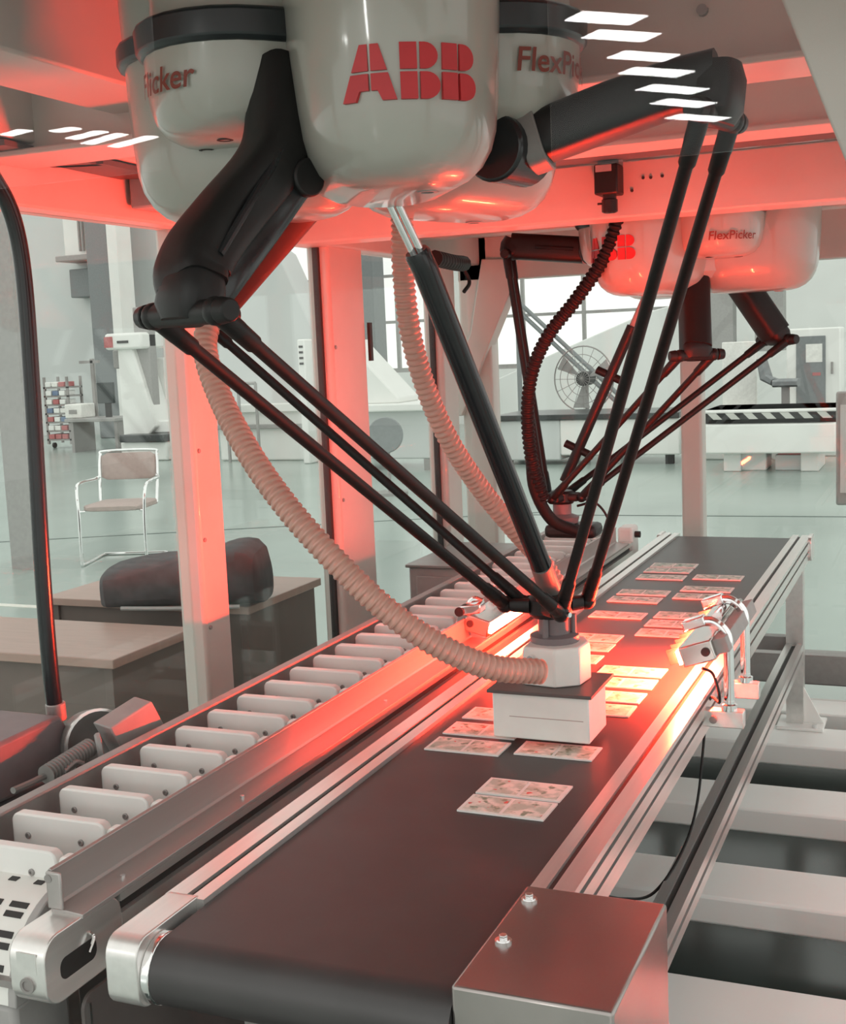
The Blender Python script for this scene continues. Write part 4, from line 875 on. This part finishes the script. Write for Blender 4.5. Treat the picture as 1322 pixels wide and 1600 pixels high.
# right bay: long machine table with striped edge, cabinet, seat
b = (-1.907, -0.437, 0.225, 0.742)
mt = g('long_machine_table', 'long white machine table with a black striped safety edge', 'machine', b, 14.6)
MB().box(b[0], b[1], 14.6, 15.8, b[2], b[2] + 0.34).build('lower_beam', 'machine_white', mt, 0.02)
MB().box(b[0], b[1], 14.75, 15.8, b[2] + 0.34, b[2] + 0.5).build('recess', 'slot', mt)
MB().box(b[0], b[1], 14.6, 15.8, b[2] + 0.5, b[3] - 0.05).build('upper_beam', 'machine_white', mt, 0.01)
MB().box(b[0], b[1], 14.59, 14.6, b[3] - 0.12, b[3] - 0.05).build('striped_edge', 'stripe', mt)
for x in (b[0] + 0.2, b[1] - 0.4): MB().box(x, x + 0.2, 14.8, 15.6, 0, b[2]).build('leg', 'machine_white', mt, 0.01)
m = (-1.683, -1.286, 0.027, 0.257)
for k, (dx, lab) in enumerate(((0, 'pale flat box under the long machine table'), (0.55, 'second pale box with red inside under the long machine table'))):
    bx = thing('storage_box', lab, 'box', (m[0] + dx, 15.0, 0), 'boxes under the machine table')
    MB().box(m[0] + dx, m[0] + dx + 0.45, 14.9, 15.4, 0, 0.22 - 0.04 * k).build('carton', 'machine_white' if k == 0 else 'wall_grey', bx, 0.01)
    MB().box(m[0] + dx + 0.03, m[0] + dx + 0.42, 14.92, 15.38, 0.22 - 0.04 * k, 0.25 - 0.04 * k).build('lid', 'wall_grey' if k == 0 else 'bin_red', bx, 0.005)
m = (-1.076, -0.657, 0.561, 1.528)
cb_ = g('control_cabinet', 'white control cabinet with a dark door and paper notice', 'cabinet', m, 16.6)
MB().box(m[0] - 0.12, m[1] + 0.12, 16.6, 17.2, 0, m[3] + 0.1).build('body', 'machine_white', cb_, 0.02)
MB().box(m[0], m[1] - 0.06, 16.585, 16.6, m[2], m[3]).build('door', 'pillar_grey', cb_, 0.01)
MB().box(m[0] + 0.12, m[0] + 0.32, 16.58, 16.585, m[3] - 0.33, m[3] - 0.1).build('notice', 'paper', cb_); MB().box(m[0] + 0.2, m[0] + 0.3, 16.58, 16.585, m[3] - 0.5, m[3] - 0.46).build('red_label', 'bin_red', cb_)
MB().cyl((m[1] + 0.02, 16.57, (m[2] + m[3]) / 2), (m[1] + 0.02, 16.57, (m[2] + m[3]) / 2 + 0.15), 0.015, n=8).build('handle', 'alu_dark', cb_)
m = (-1.428, -0.973, 0.643, 1.283)
se = g('operator_seat', 'dark grey operator seat in front of the bright white panel', 'seat', m, 15.9)
MB().sweep([V(m[0], 16, m[3]), V(m[0] + 0.06, 16, m[3] - 0.25), V(m[0] + 0.2, 15.95, m[2] + 0.33)], [0.2, 0.22, 0.2], [0.05, 0.06, 0.05], (0, 1, 0), 14, 0.5).build('backrest', 'pillar_grey', se)
MB().sweep([V(m[0] + 0.16, 15.95, m[2] + 0.33), V(m[1], 15.95, m[2] + 0.33)], 0.22, 0.05, (0, 1, 0), 14, 0.5).build('seat_pad', 'pillar_grey', se)
MB().box(m[0] + 0.25, m[0] + 0.34, 15.9, 16.0, 0.0, m[2] + 0.3).build('stem', 'alu_dark', se)
m = (-1.958, -1.534, 0.629, 1.495)
wp = g('white_screen_panel', 'bright white flat panel on a white machine bed', 'panel', m, 16.3)
MB().box(m[0], m[1], 16.3, 16.4, m[2], m[3]).build('sheet', 'paper', wp, 0.01); MB().box(m[0] - 0.25, m[1] + 0.5, 16.2, 16.55, 0, m[2]).build('bed', 'machine_white', wp, 0.02)
m = (0.244, 0.311, 0.784, 1.308)
gb_ = g('grey_door_leaf', 'narrow grey metal door leaf at the edge past the rear glass', 'door leaf', m, 6.0)
MB().box(m[0], m[1] + 0.5, 6.0, 6.05, m[2], m[3]).build('leaf', 'grey_mid', gb_, 0.01); MB().box(m[0] + 0.02, m[1] + 0.5, 5.99, 6.0, m[2] + 0.06, m[3] - 0.06).build('inner_panel', 'wall_grey', gb_)
MB().box(m[0] + 0.3, m[0] + 0.36, 6.0, 6.05, 0, m[2]).build('support', 'grey_mid', gb_)

# ------------------------------------------------------------------ hall ceiling lamps behind the camera
LAMPS = [((-2.119, -8.739), (-1.684, -9.177)), ((-2.157, -9.394), (-1.716, -9.836)), ((-2.154, -10.283), (-1.733, -10.744)), ((-2.23, -11.025), (-1.75, -11.555)),
         ((-2.259, -11.94), (-1.788, -12.542)), ((-2.291, -12.817), (-1.859, -13.413)), ((-2.353, -13.864), (-1.87, -14.498)),
         ((-9.257, -10.263), (-8.852, -10.132)), ((-8.691, -10.405), (-8.339, -10.367)), ((-8.83, -10.885), (-8.232, -10.7)), ((-8.91, -11.276), (-8.16, -10.963)), ((-8.786, -11.639), (-7.982, -11.313))]
for i, (a, b) in enumerate(LAMPS):
    a = Vector((*a, 4.2)); b = Vector((*b, 4.2)); t = (b - a) / 2; n = Vector((-t.y, t.x, 0)).normalized()
    lp = thing('ceiling_lamp', 'fluorescent ceiling lamp of the hall, mirrored in the upper glass pane', 'ceiling lamp', tuple((a + b) / 2), 'fluorescent lamps of the hall ceiling')
    MB().obox((a + b) / 2 + Vector((0, 0, 0.05)), t * 1.02, n * 0.19, (0, 0, 0.045)).build('tray', 'machine_white', lp)
    MB().obox((a + b) / 2, t, n * (0.15 if i < 7 else 0.085), (0, 0, 0.004)).build('tube_panel', 'lamp_tube', lp)
